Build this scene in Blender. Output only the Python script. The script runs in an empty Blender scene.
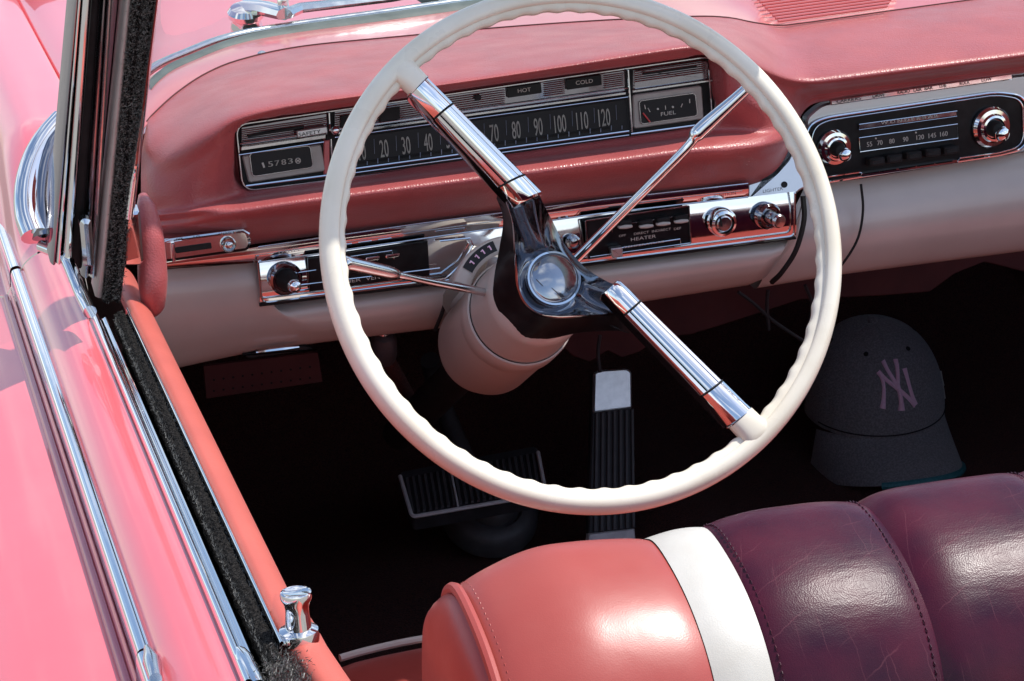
import bpy, bmesh, math, random
import numpy as np
from mathutils import Vector, Matrix
random.seed(7); rng = np.random.RandomState(5)
S = bpy.context.scene
COL = S.collection
R = math.radians

# ---------------------------------------------------------------- camera model
F = 2400.0
CAM = np.array([-0.91311905, -1.74502065, 1.5357828])
M = np.array([[0.9570277190421675, 0.15071483117687218, -0.24775589730271397],
              [-0.28380767195268, 0.31120588262720633, -0.9069752499153555],
              [-0.059591528976407654, 0.9383154790802231, 0.34060668136826905]])
W = np.array([-.37, 0, .95])                       # steering wheel centre
AL = R(28)
WN = np.array([0, -math.cos(AL), math.sin(AL)])    # wheel axis, towards the driver
WX = np.array([1., 0, 0]); WY = np.cross(WN, WX)

def A(*v): return np.array(v, float)
def nrm(v): v = np.asarray(v, float); return v / np.linalg.norm(v)
def ray(px, py): return M @ A((px - 512) / F, (340.5 - py) / F, -1)
def un(px, py, axis, val):
    d = ray(px, py); return CAM + d * ((val - CAM[axis]) / d[axis])
X, Y, Z = 0, 1, 2
def proj(P):
    c = (np.asarray(P) - CAM) @ M
    return np.stack([512 + F * c[..., 0] / -c[..., 2], 340.5 - F * c[..., 1] / -c[..., 2]], -1)
class Plane:
    def __init__(s, P, n): s.P = A(*P); s.n = nrm(n)
    def lift(s, d): return Plane(s.P + s.n * d, s.n)
    def at(s, px, py, d=0):
        r = ray(px, py); P = s.P + s.n * d
        return CAM + r * (((P - CAM) @ s.n) / (r @ s.n))
    def scale(s, px, py):                          # metres per pixel there
        p = s.at(px, py); return -((p - CAM) @ M)[2] / F
def facing(y, tilt, z=.95): return Plane((0, y, z), (0, -math.cos(R(tilt)), math.sin(R(tilt))))
def wheel_plane(w): return Plane(W + WN * w, WN)

# ---------------------------------------------------------------- mesh helpers
class MB:
    def __init__(s): s.v = []; s.f = []
    def add(s, v, f):
        o = len(s.v); s.v += [tuple(float(c) for c in p) for p in v]
        s.f += [tuple(i + o for i in q) for q in f]; return s
    def grid(s, G, cu=False, cv=False):
        nu, nv = len(G), len(G[0]); v = [p for r in G for p in r]; f = []
        for i in range(nu if cu else nu - 1):
            for j in range(nv if cv else nv - 1):
                a, b = i, (i + 1) % nu; c, d = j, (j + 1) % nv
                f.append((a * nv + c, b * nv + c, b * nv + d, a * nv + d))
        return s.add(v, f)
    def tube(s, path, r, n=10, cap=True, flat=1.0, up=None):
        P = [A(*p) for p in path]; m = len(P)
        rr = [r] * m if np.isscalar(r) else list(r)
        t = [nrm(P[min(i + 1, m - 1)] - P[max(i - 1, 0)]) for i in range(m)]
        u = A(*up) if up is not None else A(0, 0, 1)
        if abs(u @ t[0]) > .95: u = A(0, 1, 0)
        G = []
        for i in range(m):
            u = nrm(u - t[i] * (u @ t[i])); w = np.cross(t[i], u)
            G.append([P[i] + rr[i] * (math.cos(a) * w + flat * math.sin(a) * u) for a in np.linspace(0, 2 * math.pi, n, endpoint=False)])
        o = len(s.v); s.grid(G, cv=True)
        if cap:
            s.f.append(tuple(o + k for k in range(n))); s.f.append(tuple(o + (m - 1) * n + k for k in reversed(range(n))))
        return s
    def lathe(s, c, axis, prof, n=32, cap0=True, cap1=True):
        c = A(*c); ax = nrm(axis); u = A(1, 0, 0) if abs(ax[0]) < .9 else A(0, 1, 0)
        u = nrm(u - ax * (u @ ax)); w = np.cross(ax, u)
        G = [[c + ax * h + r * (math.cos(a) * u + math.sin(a) * w) for a in np.linspace(0, 2 * math.pi, n, endpoint=False)] for r, h in prof]
        o = len(s.v); s.grid(G, cv=True); m = len(prof)
        if cap0: s.f.append(tuple(o + k for k in range(n)))
        if cap1: s.f.append(tuple(o + (m - 1) * n + k for k in range(n)))
        return s
    def plate(s, px, pl, th=.004, bev=.0008, d=0):
        """flat piece with a bevelled front edge; its outline given on a plane of the car"""
        P = [pl.at(x, y, d) for x, y in px]
        return s.slab(P, pl.n, th, bev)
    def slab(s, P, n, th=.004, bev=.0008):
        P = [A(*p) for p in P]; m = len(P); n = nrm(n); c = sum(P) / m
        ins = []
        ar = sum(np.cross(P[i] - c, P[(i + 1) % m] - c) for i in range(m)) @ n
        sg = 1 if ar > 0 else -1
        for i in range(m):
            a, b, e = P[i - 1], P[i], P[(i + 1) % m]
            n1 = np.cross(n, b - a); n2 = np.cross(n, e - b)
            l1, l2 = np.linalg.norm(n1), np.linalg.norm(n2)
            v = (n1 / l1 if l1 > 1e-9 else 0) + (n2 / l2 if l2 > 1e-9 else 0)
            v = nrm(v) if np.linalg.norm(v) > 1e-9 else A(0, 0, 0)
            ins.append(b + v * sg * bev)
        o = len(s.v)
        s.add(ins + [p - n * bev for p in P] + [p - n * th for p in P], [])
        for k in range(2):
            for i in range(m):
                j = (i + 1) % m
                s.f.append((o + k * m + i, o + (k + 1) * m + i, o + (k + 1) * m + j, o + k * m + j))
        s.f.append(tuple(o + i for i in range(m))); s.f.append(tuple(o + 2 * m + i for i in reversed(range(m))))
        return s
    def line(s, pts, pl, wpx=1.2, d=0, n=6, closed=False):
        q = list(pts) + ([pts[0]] if closed else [])
        P = [pl.at(x, y, d) for x, y in q]
        return s.tube(P, wpx / 2 * pl.scale(*q[0]), n=n)
    def build(s, name, mat, parent=None, smooth=40, label=None, weld=False, extra=None):
        me = bpy.data.meshes.new(name)
        c = np.array(s.v).mean(0) if s.v else A(0, 0, 0)
        me.from_pydata([tuple(np.array(p) - c) for p in s.v], [], s.f)
        bm = bmesh.new(); bm.from_mesh(me)
        if weld: bmesh.ops.remove_doubles(bm, verts=bm.verts, dist=weld if not isinstance(weld, bool) else 1e-5)
        bmesh.ops.recalc_face_normals(bm, faces=bm.faces); bm.to_mesh(me); bm.free()
        me.materials.append(mat)
        me.polygons.foreach_set('use_smooth', [True] * len(me.polygons))
        try: me.set_sharp_from_angle(angle=R(smooth))
        except Exception: pass
        o = bpy.data.objects.new(name, me); COL.objects.link(o)
        if parent is not None:
            o.parent = parent
            o.location = Vector(c) - Vector(parent['_o'])
        else: o.location = c
        o['_o'] = tuple(float(k) for k in c)
        if label: o['label'] = label
        return o

def cr(P, n, closed=False):
    """Catmull-Rom through control points (n steps per span, an int or one per span)"""
    P = np.asarray(P, float); m = len(P); out = []
    spans = m if closed else m - 1
    ns = [n] * spans if np.isscalar(n) else n
    for i in range(spans):
        p1, p2 = P[i], P[(i + 1) % m]
        p0 = P[i - 1] if (i > 0 or closed) else 2 * p1 - p2
        p3 = P[(i + 2) % m] if (i + 2 < m or closed) else 2 * p2 - p1
        for t in np.linspace(0, 1, ns[i], endpoint=False):
            out.append(.5 * (2 * p1 + (p2 - p0) * t + (2 * p0 - 5 * p1 + 4 * p2 - p3) * t * t + (3 * p1 - p0 - 3 * p2 + p3) * t ** 3))
    if not closed: out.append(P[-1])
    return np.array(out)

def rpoly(c, r, k=5):
    """polygon with rounded corners (pixels); r one number or one per corner"""
    m = len(c); out = []
    for i in range(m):
        ri = r if np.isscalar(r) else r[i]
        p = A(*c[i]); a = A(*c[i - 1]); b = A(*c[(i + 1) % m])
        if ri < .05: out.append(tuple(p)); continue
        pa = p + nrm(a - p) * min(ri, np.linalg.norm(a - p) * .49); pb = p + nrm(b - p) * min(ri, np.linalg.norm(b - p) * .49)
        for t in np.linspace(0, 1, k + 1): out.append(tuple((1 - t) ** 2 * pa + 2 * t * (1 - t) * p + t * t * pb))
    return out
def circ(x, y, r, n=24): return [(x + r * math.cos(a), y + r * math.sin(a)) for a in np.linspace(0, 2 * math.pi, n, endpoint=False)]

_txt = {}
def text_geo(t):
    if t not in _txt:
        cu = bpy.data.curves.new('t', 'FONT'); cu.body = t; cu.resolution_u = 3
        o = bpy.data.objects.new('t', cu); COL.objects.link(o)
        dg = bpy.context.evaluated_depsgraph_get(); dg.update()
        me = o.evaluated_get(dg).to_mesh()
        v = [tuple(p.co)[:2] for p in me.vertices]; f = [tuple(p.vertices) for p in me.polygons]
        o.evaluated_get(dg).to_mesh_clear()
        bpy.data.objects.remove(o); bpy.data.curves.remove(cu)
        _txt[t] = (np.array(v), f)
    return _txt[t]
def text(mb, t, x0, y0, x1, y1, hpx, pl, d=.0006, skew=0, bold=0):
    """t on the plane, base line from pixel (x0,y0) to (x1,y1), capitals hpx tall"""
    v, f = text_geo(t)
    lo, hi = v.min(0), v.max(0)
    a, b = pl.at(x0, y0, d), pl.at(x1, y1, d)
    ex = b - a; up = np.cross(pl.n, nrm(ex)); up = up if up[2] > 0 else -up
    h = hpx * pl.scale(x0, y0) * 1.04
    q = (v - lo) / np.maximum(hi - lo, 1e-6)
    mb.add([a + ex * k[0] + up * h * k[1] for k in q], f)
    if bold:
        for s_ in (-bold, bold): mb.add([a + ex * k[0] + up * h * k[1] + nrm(ex) * s_ * pl.scale(x0, y0) + pl.n * .00003 for k in q], f)

# ---------------------------------------------------------------- materials
MATS = {}
def mat(name, col, rough=.5, metal=0, coat=0, coat_rough=.03, bump=None, var=None, spec=.5, sheen=0, scratch=None, rvar=None):
    m = bpy.data.materials.new(name); m.use_nodes = True
    nt = m.node_tree; N = nt.nodes; L = nt.links; b = N['Principled BSDF']
    b.inputs['Base Color'].default_value = (*col, 1); b.inputs['Roughness'].default_value = rough
    b.inputs['Metallic'].default_value = metal; b.inputs['Coat Weight'].default_value = coat
    b.inputs['Coat Roughness'].default_value = coat_rough; b.inputs['Specular IOR Level'].default_value = spec
    if sheen: b.inputs['Sheen Weight'].default_value = sheen; b.inputs['Sheen Roughness'].default_value = .45
    tc = N.new('ShaderNodeTexCoord')
    def noise(sc, det=3, stretch=None):
        n = N.new('ShaderNodeTexNoise'); n.inputs['Scale'].default_value = sc; n.inputs['Detail'].default_value = det
        if stretch:
            mp = N.new('ShaderNodeMapping'); mp.inputs['Scale'].default_value = stretch
            L.new(tc.outputs['Object'], mp.inputs[0]); L.new(mp.outputs[0], n.inputs['Vector'])
        else: L.new(tc.outputs['Object'], n.inputs['Vector'])
        return n
    if var:                                            # (scale, second colour, low, high)
        n = noise(var[0], 5); r = N.new('ShaderNodeMapRange')
        r.inputs[1].default_value = var[2]; r.inputs[2].default_value = var[3]
        mx = N.new('ShaderNodeMix'); mx.data_type = 'RGBA'
        L.new(n.outputs[0], r.inputs[0]); L.new(r.outputs[0], mx.inputs[0])
        mx.inputs[6].default_value = (*col, 1); mx.inputs[7].default_value = (*var[1], 1)
        L.new(mx.outputs[2], b.inputs['Base Color'])
    if rvar:
        n = noise(rvar[0], 4); r = N.new('ShaderNodeMapRange'); r.inputs[3].default_value = rvar[1]; r.inputs[4].default_value = rvar[2]
        r.inputs[1].default_value = .3; r.inputs[2].default_value = .7
        L.new(n.outputs[0], r.inputs[0]); L.new(r.outputs[0], b.inputs['Roughness'])
    last = None
    for bp in (bump or []):                            # (kind, scale, strength, distance)
        if bp[0] == 'noise': h = noise(bp[1], 3)
        elif bp[0] == 'stretch': h = noise(bp[1], 3, bp[4])
        else:
            h = N.new('ShaderNodeTexVoronoi'); h.inputs['Scale'].default_value = bp[1]; L.new(tc.outputs['Object'], h.inputs['Vector'])
        bu = N.new('ShaderNodeBump'); bu.inputs['Strength'].default_value = bp[2]; bu.inputs['Distance'].default_value = bp[3]
        L.new(h.outputs[0], bu.inputs['Height'])
        if last: L.new(last.outputs[0], bu.inputs['Normal'])
        last = bu
    if last: L.new(last.outputs[0], b.inputs['Normal'])
    MATS[name] = m; m['b'] = 1
    return m
PINK = mat('pink_paint', (.72, .115, .135), .3, 0, .8, .02, var=(14, (.70, .125, .145), .4, .7), bump=[('noise', 9, .05, .002), ('noise', 420, .02, .0002)])
VINYL = mat('red_vinyl', (.38, .070, .070), .38, 0, 0, bump=[('voronoi', 620, .42, .0006), ('noise', 60, .08, .002)], var=(18, (.31, .054, .058), .35, .7), rvar=(30, .32, .45), spec=.65, sheen=0.10)
DOORV = mat('coral_vinyl', (.49, .092, .064), .5, 0, 0, bump=[('voronoi', 1000, .12, .0004), ('noise', 40, .08, .002)], var=(22, (.44, .08, .056), .35, .7), sheen=0.12)
SEATR = mat('coral_seat_vinyl', (.335, .052, .040), .40, 0, 0, bump=[('voronoi', 1100, .08, .0004), ('noise', 24, .12, .003)], var=(16, (.31, .050, .038), .35, .7), rvar=(25, .30, .44), spec=.6, sheen=0.05)
DREDM = mat('red_dash_metal', (.54, .12, .12), .3, 0, .5, .1, var=(25, (.52, .10, .10), .4, .7))
PGROOVE = mat('deep_pink_line', (.42, .045, .08), .3, 0, .6, .05, var=(20, (.38, .04, .07), .4, .7))
CHROME = mat('chrome', (.78, .79, .80), .045, 1, bump=[('noise', 30, .05, .001)], rvar=(60, .03, .09))
CHROMEW = mat('worn_chrome', (.62, .63, .64), .14, 1, bump=[('noise', 60, .12, .001)], rvar=(90, .1, .25))
DCHROME = mat('dark_chrome', (.30, .30, .33), .10, 1, bump=[('noise', 25, .15, .002)], rvar=(60, .06, .16))
ALU = mat('dull_pedal_metal', (.86, .87, .88), .32, .85, bump=[('noise', 300, .06, .0004)], var=(120, (.74, .75, .76), .35, .7))
SATIN = mat('satin_aluminium', (.62, .63, .64), .38, 1, bump=[('noise', 300, .06, .0004)])
CREAM = mat('cream_plastic', (.77, .72, .61), .28, 0, .4, .08, var=(16, (.66, .59, .46), .42, .78), bump=[('noise', 50, .04, .001), ('noise', 500, .05, .0003)], rvar=(40, .22, .4))
BEIGE = mat('beige_metal_paint', (.48, .425, .375), .36, .04, .3, .12, var=(12, (.43, .375, .33), .4, .7), bump=[('noise', 10, .05, .003)])
GREYP = mat('warm_grey_plate', (.36, .32, .30), .35, .3, bump=[('noise', 400, .05, .0003)], var=(60, (.30, .27, .25), .4, .7))
BLACK = mat('black_gloss_face', (.006, .006, .007), .3, 0, .1, .1, var=(60, (.014, .014, .015), .4, .7), spec=.18)
MBLACK = mat('matt_black', (.012, .012, .012), .6, var=(80, (.02, .02, .02), .4, .7), spec=.18)
DIAL = mat('dial_face', (.022, .022, .023), .34, var=(70, (.02, .02, .021), .4, .7), spec=.18)
RUBBER = mat('black_rubber', (.030, .030, .033), .55, bump=[('noise', 200, .2, .0008)], var=(50, (.045, .045, .05), .4, .7))
GASKET = mat('grey_rubber', (.10, .12, .115), .6, bump=[('noise', 200, .2, .0008)], var=(40, (.07, .085, .08), .35, .7))
PEDR = mat('pedal_rubber', (.075, .075, .08), .5, bump=[('noise', 200, .15, .0006)], var=(60, (.10, .10, .105), .4, .7))
TRIMP = mat('pale_pedal_trim', (.82, .82, .83), .4, .1, var=(90, (.7, .7, .71), .4, .7))
FELT = mat('black_felt', (.030, .027, .025), 1, bump=[('noise', 420, 1, .006)], var=(700, (.004, .004, .004), .4, .6), spec=.1)
PILE = mat('felt_pile', (.26, .25, .23), .9, var=(500, (.03, .028, .026), .35, .65), spec=.2)
CARPET = mat('dark_carpet', (.12, .036, .030), 1, bump=[('noise', 420, 1, .006)], var=(500, (.04, .014, .012), .35, .65))
MAROON = mat('maroon_trim_board', (.085, .018, .018), .7, bump=[('noise', 120, .2, .001)], var=(20, (.06, .012, .013), .4, .7))
WHITEV = mat('white_vinyl', (.52, .495, .45), .4, bump=[('voronoi', 900, .12, .0004), ('noise', 20, .1, .003)], var=(25, (.46, .43, .38), .4, .7), rvar=(30, .34, .5))
INK = mat('pale_lettering', (.48, .455, .40), .5, var=(90, (.5, .47, .42), .4, .7))
DINK = mat('dark_lettering', (.02, .015, .015), .5, var=(90, (.04, .03, .03), .4, .7))
REDN = mat('red_needle', (.5, .03, .03), .4, var=(90, (.42, .03, .03), .4, .7))
BLUET = mat('blue_grey_ticks', (.22, .26, .36), .35, .4, var=(90, (.3, .34, .42), .4, .7))
CAPM = mat('charcoal_jersey', (.175, .175, .188), .95, bump=[('stretch', 260, .7, .002, (1, 1, 5))], var=(420, (.27, .27, .28), .42, .62), sheen=.3)
CAPD = mat('black_cotton', (.010, .010, .011), .95, bump=[('noise', 500, .5, .002)], var=(300, (.018, .018, .02), .4, .7))
TEAL = mat('teal_binding', (.05, .22, .25), .7, var=(300, (.03, .15, .18), .4, .7), bump=[('noise', 500, .5, .001)])
PINKT = mat('pink_thread', (.97, .66, .84), .7, bump=[('stretch', 300, .6, .001, (6, 1, 1))], var=(300, (.92, .58, .77), .4, .7))
BTN = mat('clear_horn_button', (.34, .36, .40), .10, .85, 1, .03, var=(26, (.44, .46, .49), .4, .7), rvar=(40, .06, .16))
def purple():
    m = mat('purple_leather', (.060, .006, .018), .33, 0, .0, .25, bump=[('voronoi', 1000, .15, .0005), ('noise', 30, .06, .003), ('stretch', 40, .12, .002, (1, 4, 2))], var=(22, (.026, .003, .014), .35, .68), rvar=(40, .29, .39), spec=.22)
    nt = m.node_tree; N = nt.nodes; L = nt.links; b = N['Principled BSDF']
    tc = N.new('ShaderNodeTexCoord'); tot = None
    src = b.inputs['Base Color'].links[0].from_socket
    for k, (rx, rz, sc, dis) in enumerate(((35, 30, 17.0, 1.6), (-20, 62, 12.0, 2.0), (60, 10, 20, 1.6))):   # pale crease lines
        mp = N.new('ShaderNodeMapping'); mp.inputs['Rotation'].default_value = (R(rx), 0, R(rz)); mp.inputs['Location'].default_value = (k * .31, k * .17, .04)
        L.new(tc.outputs['Object'], mp.inputs[0])
        v = N.new('ShaderNodeTexWave'); v.inputs['Scale'].default_value = sc; v.inputs['Distortion'].default_value = dis; v.inputs['Detail'].default_value = 3; v.inputs['Detail Scale'].default_value = 2.2
        L.new(mp.outputs[0], v.inputs['Vector'])
        r = N.new('ShaderNodeMapRange'); r.inputs[1].default_value = .9965; r.inputs[2].default_value = 1.0; r.inputs[3].default_value = 0; r.inputs[4].default_value = 1
        L.new(v.outputs['Fac'], r.inputs[0])
        nm = N.new('ShaderNodeTexNoise'); nm.inputs['Scale'].default_value = 16 + 3 * k; L.new(tc.outputs['Object'], nm.inputs['Vector'])
        r2 = N.new('ShaderNodeMapRange'); r2.inputs[1].default_value = .5; r2.inputs[2].default_value = .62; L.new(nm.outputs[0], r2.inputs[0])
        mu = N.new('ShaderNodeMath'); mu.operation = 'MULTIPLY'; L.new(r.outputs[0], mu.inputs[0]); L.new(r2.outputs[0], mu.inputs[1])
        if tot is None: tot = mu
        else:
            mm = N.new('ShaderNodeMath'); mm.operation = 'MAXIMUM'; L.new(tot.outputs[0], mm.inputs[0]); L.new(mu.outputs[0], mm.inputs[1]); tot = mm
    sc = N.new('ShaderNodeMath'); sc.operation = 'MULTIPLY'; sc.inputs[1].default_value = .13; L.new(tot.outputs[0], sc.inputs[0])
    mx = N.new('ShaderNodeMix'); mx.data_type = 'RGBA'; L.new(sc.outputs[0], mx.inputs[0]); L.new(src, mx.inputs[6]); mx.inputs[7].default_value = (.32, .11, .13, 1)
    L.new(mx.outputs[2], b.inputs['Base Color'])
    return m
PURPLE = purple()
def glass():
    m = bpy.data.materials.new('windshield_glass'); m.use_nodes = True; nt = m.node_tree; N = nt.nodes; L = nt.links
    N.remove(N['Principled BSDF'])
    t = N.new('ShaderNodeBsdfTransparent'); t.inputs[0].default_value = (.93, .97, .95, 1)
    g = N.new('ShaderNodeBsdfGlossy'); g.inputs['Roughness'].default_value = .01
    ge = N.new('ShaderNodeNewGeometry'); dp = N.new('ShaderNodeVectorMath'); dp.operation = 'DOT_PRODUCT'
    L.new(ge.outputs['Normal'], dp.inputs[0]); L.new(ge.outputs['Incoming'], dp.inputs[1])
    def mth(op, a, b=None):
        k = N.new('ShaderNodeMath'); k.operation = op
        for i, v in enumerate((a, b)):
            if v is None: continue
            if isinstance(v, (int, float)): k.inputs[i].default_value = v
            else: L.new(v, k.inputs[i])
        return k.outputs[0]
    fr = mth('MULTIPLY_ADD', mth('POWER', mth('SUBTRACT', 1, mth('ABSOLUTE', dp.outputs['Value'])), 5), .92); fr.node.inputs[2].default_value = .05
    mx = N.new('ShaderNodeMixShader'); L.new(fr, mx.inputs[0]); L.new(t.outputs[0], mx.inputs[1]); L.new(g.outputs[0], mx.inputs[2])
    L.new(mx.outputs[0], N['Material Output'].inputs[0]); return m
GLASS = glass()
GROUND = mat('pale_gravel', (.26, .24, .21), .9, var=(3, (.20, .185, .165), .35, .7), bump=[('noise', 40, .5, .01)])

# ---------------------------------------------------------------- the car
car = bpy.data.objects.new('convertible_car', None); COL.objects.link(car)
car.location = (0, 0, 0); car['_o'] = (0., 0., 0.)
car['label'] = 'pink vintage convertible seen into its open cabin, with red padded dashboard and cream steering wheel'
car['category'] = 'car'

# ---- dash pad: a lofted skin; columns across the car, rows from windshield side to lower edge
rows = [  # px,py per column ; depth rule per row
 [(147,122),(152,116),(176,94),(206,74),(241,60),(301,47),(400,37),(500,28),(600,21),(690,17),(728,18),(754,23),(779,26),(800,24),(830,20),(900,10),(1024,-7),(1150,-25)],
 [(142,150),(152,140),(178,122),(207,105),(242,92),(300,78),(400,62),(500,50),(600,40),(690,31),(728,32),(755,40),(779,44),(801,43),(830,40),(900,30),(1024,12),(1150,-6)],
 [(141,172),(152,164),(181,146),(212,128),(240,114),(300,101),(400,87),(500,73),(600,58),(690,45),(726,48),(754,60),(780,72),(803,77),(831,75),(900,66),(1024,50),(1150,32)],
 [(141,186),(153,180),(186,168),(214,152),(238,131),(300,114),(400,100),(500,86),(600,71),(690,58),(727,62),(757,79),(783,87),(805,87),(833,86),(900,77),(1024,60),(1150,43)],
 [(141,199),(154,196),(187,188),(214,178),(238,160),(300,148),(400,136),(500,122),(600,106),(690,92),(728,98),(761,106),(786,104),(806,93),(834,89),(900,80),(1024,63),(1150,46)],
 [(142,211),(155,210),(186,206),(213,201),(245,193),(300,185),(400,171),(500,158),(600,144),(690,132),(729,129),(763,129),(788,120),(807,98),(835,92),(900,83),(1024,66),(1150,49)],
 [(143,222),(156,221),(186,218),(213,214),(245,209),(300,201),(400,188),(500,175),(600,162),(690,150),(729,148),(764,145),(789,134),(806,102),(836,95),(900,86),(1024,69),(1150,52)],
 [(144,235),(157,234),(186,232),(213,229),(245,227),(300,221),(400,209),(500,197),(600,184),(690,174),(729,168),(763,163),(787,148),(805,106),(837,97),(900,88),(1024,71),(1150,54)],
 [(145,246),(158,246),(186,245),(213,245),(245,245),(300,238),(400,226),(500,213),(600,201),(690,191),(729,186),(761,181),(784,164),(804,111),(838,99),(900,90),(1024,73),(1150,56)],
]
zA = [1.0, 1.003, 1.008, 1.012, 1.015] + [1.018] * 5 + [1.010, 1.002] + [.994] * 6
yd = [None,
      [.37,.365,.36,.355,.35,.35,.35,.35,.35,.35,.355,.36,.37,.375,.38,.38,.38,.38],
      [.33,.310,.285,.270,.264]+[.258]*5+[.262,.275,.292,.30,.30,.30,.30,.30],
      [.325,.300,.278,.268,.268]+[.266]*5+[.268,.278,.298,.306,.306,.306,.306,.306],
      [.325,.295,.275,.272,.282]+[.284]*5+[.272,.270,.298,.325,.325,.325,.325,.325],
      [.325,.295,.273,.272,.291]+[.293]*5+[.284,.274,.297,.335,.335,.335,.335,.335],
      [.325,.296,.270,.254,.248]+[.245]*5+[.246,.256,.290,.338,.338,.338,.338,.338],
      [.328,.305,.284,.274,.270]+[.269]*5+[.269,.277,.303,.34,.34,.34,.34,.34],
      [.335,.32,.312,.310,.310]+[.310]*5+[.310,.312,.325,.345,.345,.345,.345,.345]]
zB = [1.004, 1.008, 1.014, 1.018, 1.021] + [1.024] * 7 + [1.026] * 6
net = []
for i, r in enumerate(rows):
    net.append([un(*p, Z, zA[j]) if i == 0 else un(*p, Z, zB[j]) if i == 1 else un(*p, Y, yd[i][j]) for j, p in enumerate(r)])
net = np.array(net)
for j in range(18):                                   # row B lies on the flat top, just above the line from seam to crest
    fr_b = (rows[1][j][1] - rows[0][j][1]) / (rows[2][j][1] - rows[0][j][1]); zt = net[0][j][2] * (1 - fr_b) + net[2][j][2] * fr_b + .004; net[1][j] = un(*rows[1][j], Z, zt)
su = [max(4, int(abs(rows[2][j + 1][0] - rows[2][j][0]) / 2.2)) for j in range(17)]
mids = []
for a_, b_, yd_ in ((5, 6, -.006), (6, 7, -.007)):      # extra rows that round the lower roll
    mids.append(np.array([un(*((np.array(rows[a_][j]) + rows[b_][j]) / 2), Y, (yd[a_][j] + yd[b_][j]) / 2 + yd_ * (1 if j < 11 else .3 if j == 11 else 0)) for j in range(18)]))
net = np.concatenate([net[:6], mids[:1], net[6:7], mids[1:], net[7:]])
rowc = [cr(r, su) for r in net]                                     # each row smoothed across
pad = np.array([cr(c, [10, 12, 8, 12, 12, 6, 6, 6, 6, 8]) for c in np.array(rowc).transpose(1, 0, 2)])   # [u][v]
pp = proj(pad)
def sdf_box(px, py):
    yy = py + .1445 * (px - 237); x0, x1, y0, y1, r = 235.5, 725.5, 124.0, 195.5, 18
    qx = np.abs(px - (x0 + x1) / 2) - (x1 - x0) / 2 + r; qy = np.abs(yy - (y0 + y1) / 2) - (y1 - y0) / 2 + r
    return np.hypot(np.maximum(qx, 0), np.maximum(qy, 0)) + np.minimum(np.maximum(qx, qy), 0) - r
sd = sdf_box(pp[..., 0], pp[..., 1])
t = np.clip((1.5 - sd) / 5.5, 0, 1); pad[..., 1] += np.maximum(.314 - pad[..., 1], 0) * t * t * (3 - 2 * t)
mb = MB().grid(pad); dash = mb.build('dash_pad', VINYL, car, smooth=80)

# ---- painted metal dash top between pad and windshield
bl_ = [(-.705, .24, .985), (-.664, .47, .997), (-.63, .565, 1.0), (-.586, .621, 1.0), (-.538, .666, 1.0), (-.477, .687, 1.0), (-.36, .697, 1.0), (-.2, .712, 1.0)]
base = cr(bl_ + [(0, .716, 1.0)] + [(-x, y, z) for x, y, z in bl_[::-1]], 10)
seam = pad[:, 0]
def resample(P, n):
    P = np.asarray(P); d = np.r_[0, np.cumsum(np.linalg.norm(np.diff(P, axis=0), axis=1))]
    return np.array([np.interp(np.linspace(0, d[-1], n), d, P[:, k]) for k in range(3)]).T
sA = resample(seam, 120)
bx = np.interp(np.linspace(0, 1, 120), np.linspace(0, 1, len(base)), base[:, 0])
# match base points to the seam by their x
order = np.argsort(base[:, 0]); xs = base[order, 0]
bpt = []
for i, p in enumerate(sA):
    x = p[0] - .05 * max(0, 1 - (p[0] + .70) / .25) if p[0] < -.45 else p[0]
    x = min(max(x, xs[0]), .69)
    bpt.append(A(x, np.interp(x, xs, base[order, 1]), np.interp(x, xs, base[order, 2])))
G = []
for a, b in zip(sA, bpt):
    a2 = a + A(0, .004, -.003)
    G.append([a2 + (b - a2) * s_ + A(0, 0, .003 * math.sin(math.pi * s_)) for s_ in np.linspace(0, 1, 8)])
dt = MB().grid(G).build('dash_top', DREDM, car, smooth=60)
MB().tube([p + A(0, .001, .0005) for p in sA[:100]], .0007, 6).build('pad_seam', MAROON, dt)
mb = MB(); top = Plane((0, 0, 1.026), (0, 0, 1))
mb.lathe(un(262, 54, Z, 1.012), (0, -.3, 1), [(.0045, -.002), (.0045, .001), (.003, .0022), (.001, .0024)], 12)
mb.build('screw', CHROMEW, dt)
mb = MB()
for k in range(11):
    f_ = k / 10; a = un(752 + 26 * f_, -6 + 27 * f_, Z, 1.0015); b = un(905 - 18 * f_, -26 + 32 * f_, Z, 1.0015)
    mb.tube([a, b], .0016, 6)
mb.build('speaker_grille', DREDM, dt)

# ---- windshield base moulding, gasket
mold = [p + A(0, 0, .006) for p in base]
MB().tube(mold, .0045, 10).build('windshield_moulding', CHROMEW, car, smooth=80)
gk = [A(p[0] * .985, p[1] - .016, p[2] + .003) for p in base if abs(p[0]) < .652]
mb = MB(); mb.grid([[p + A(0, .010, .004), p + A(0, .002, .006), p + A(0, -.012, .003), p + A(0, -.016, -.004)] for p in gk])
mb.build('windshield_gasket', GASKET, car, smooth=60)
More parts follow.
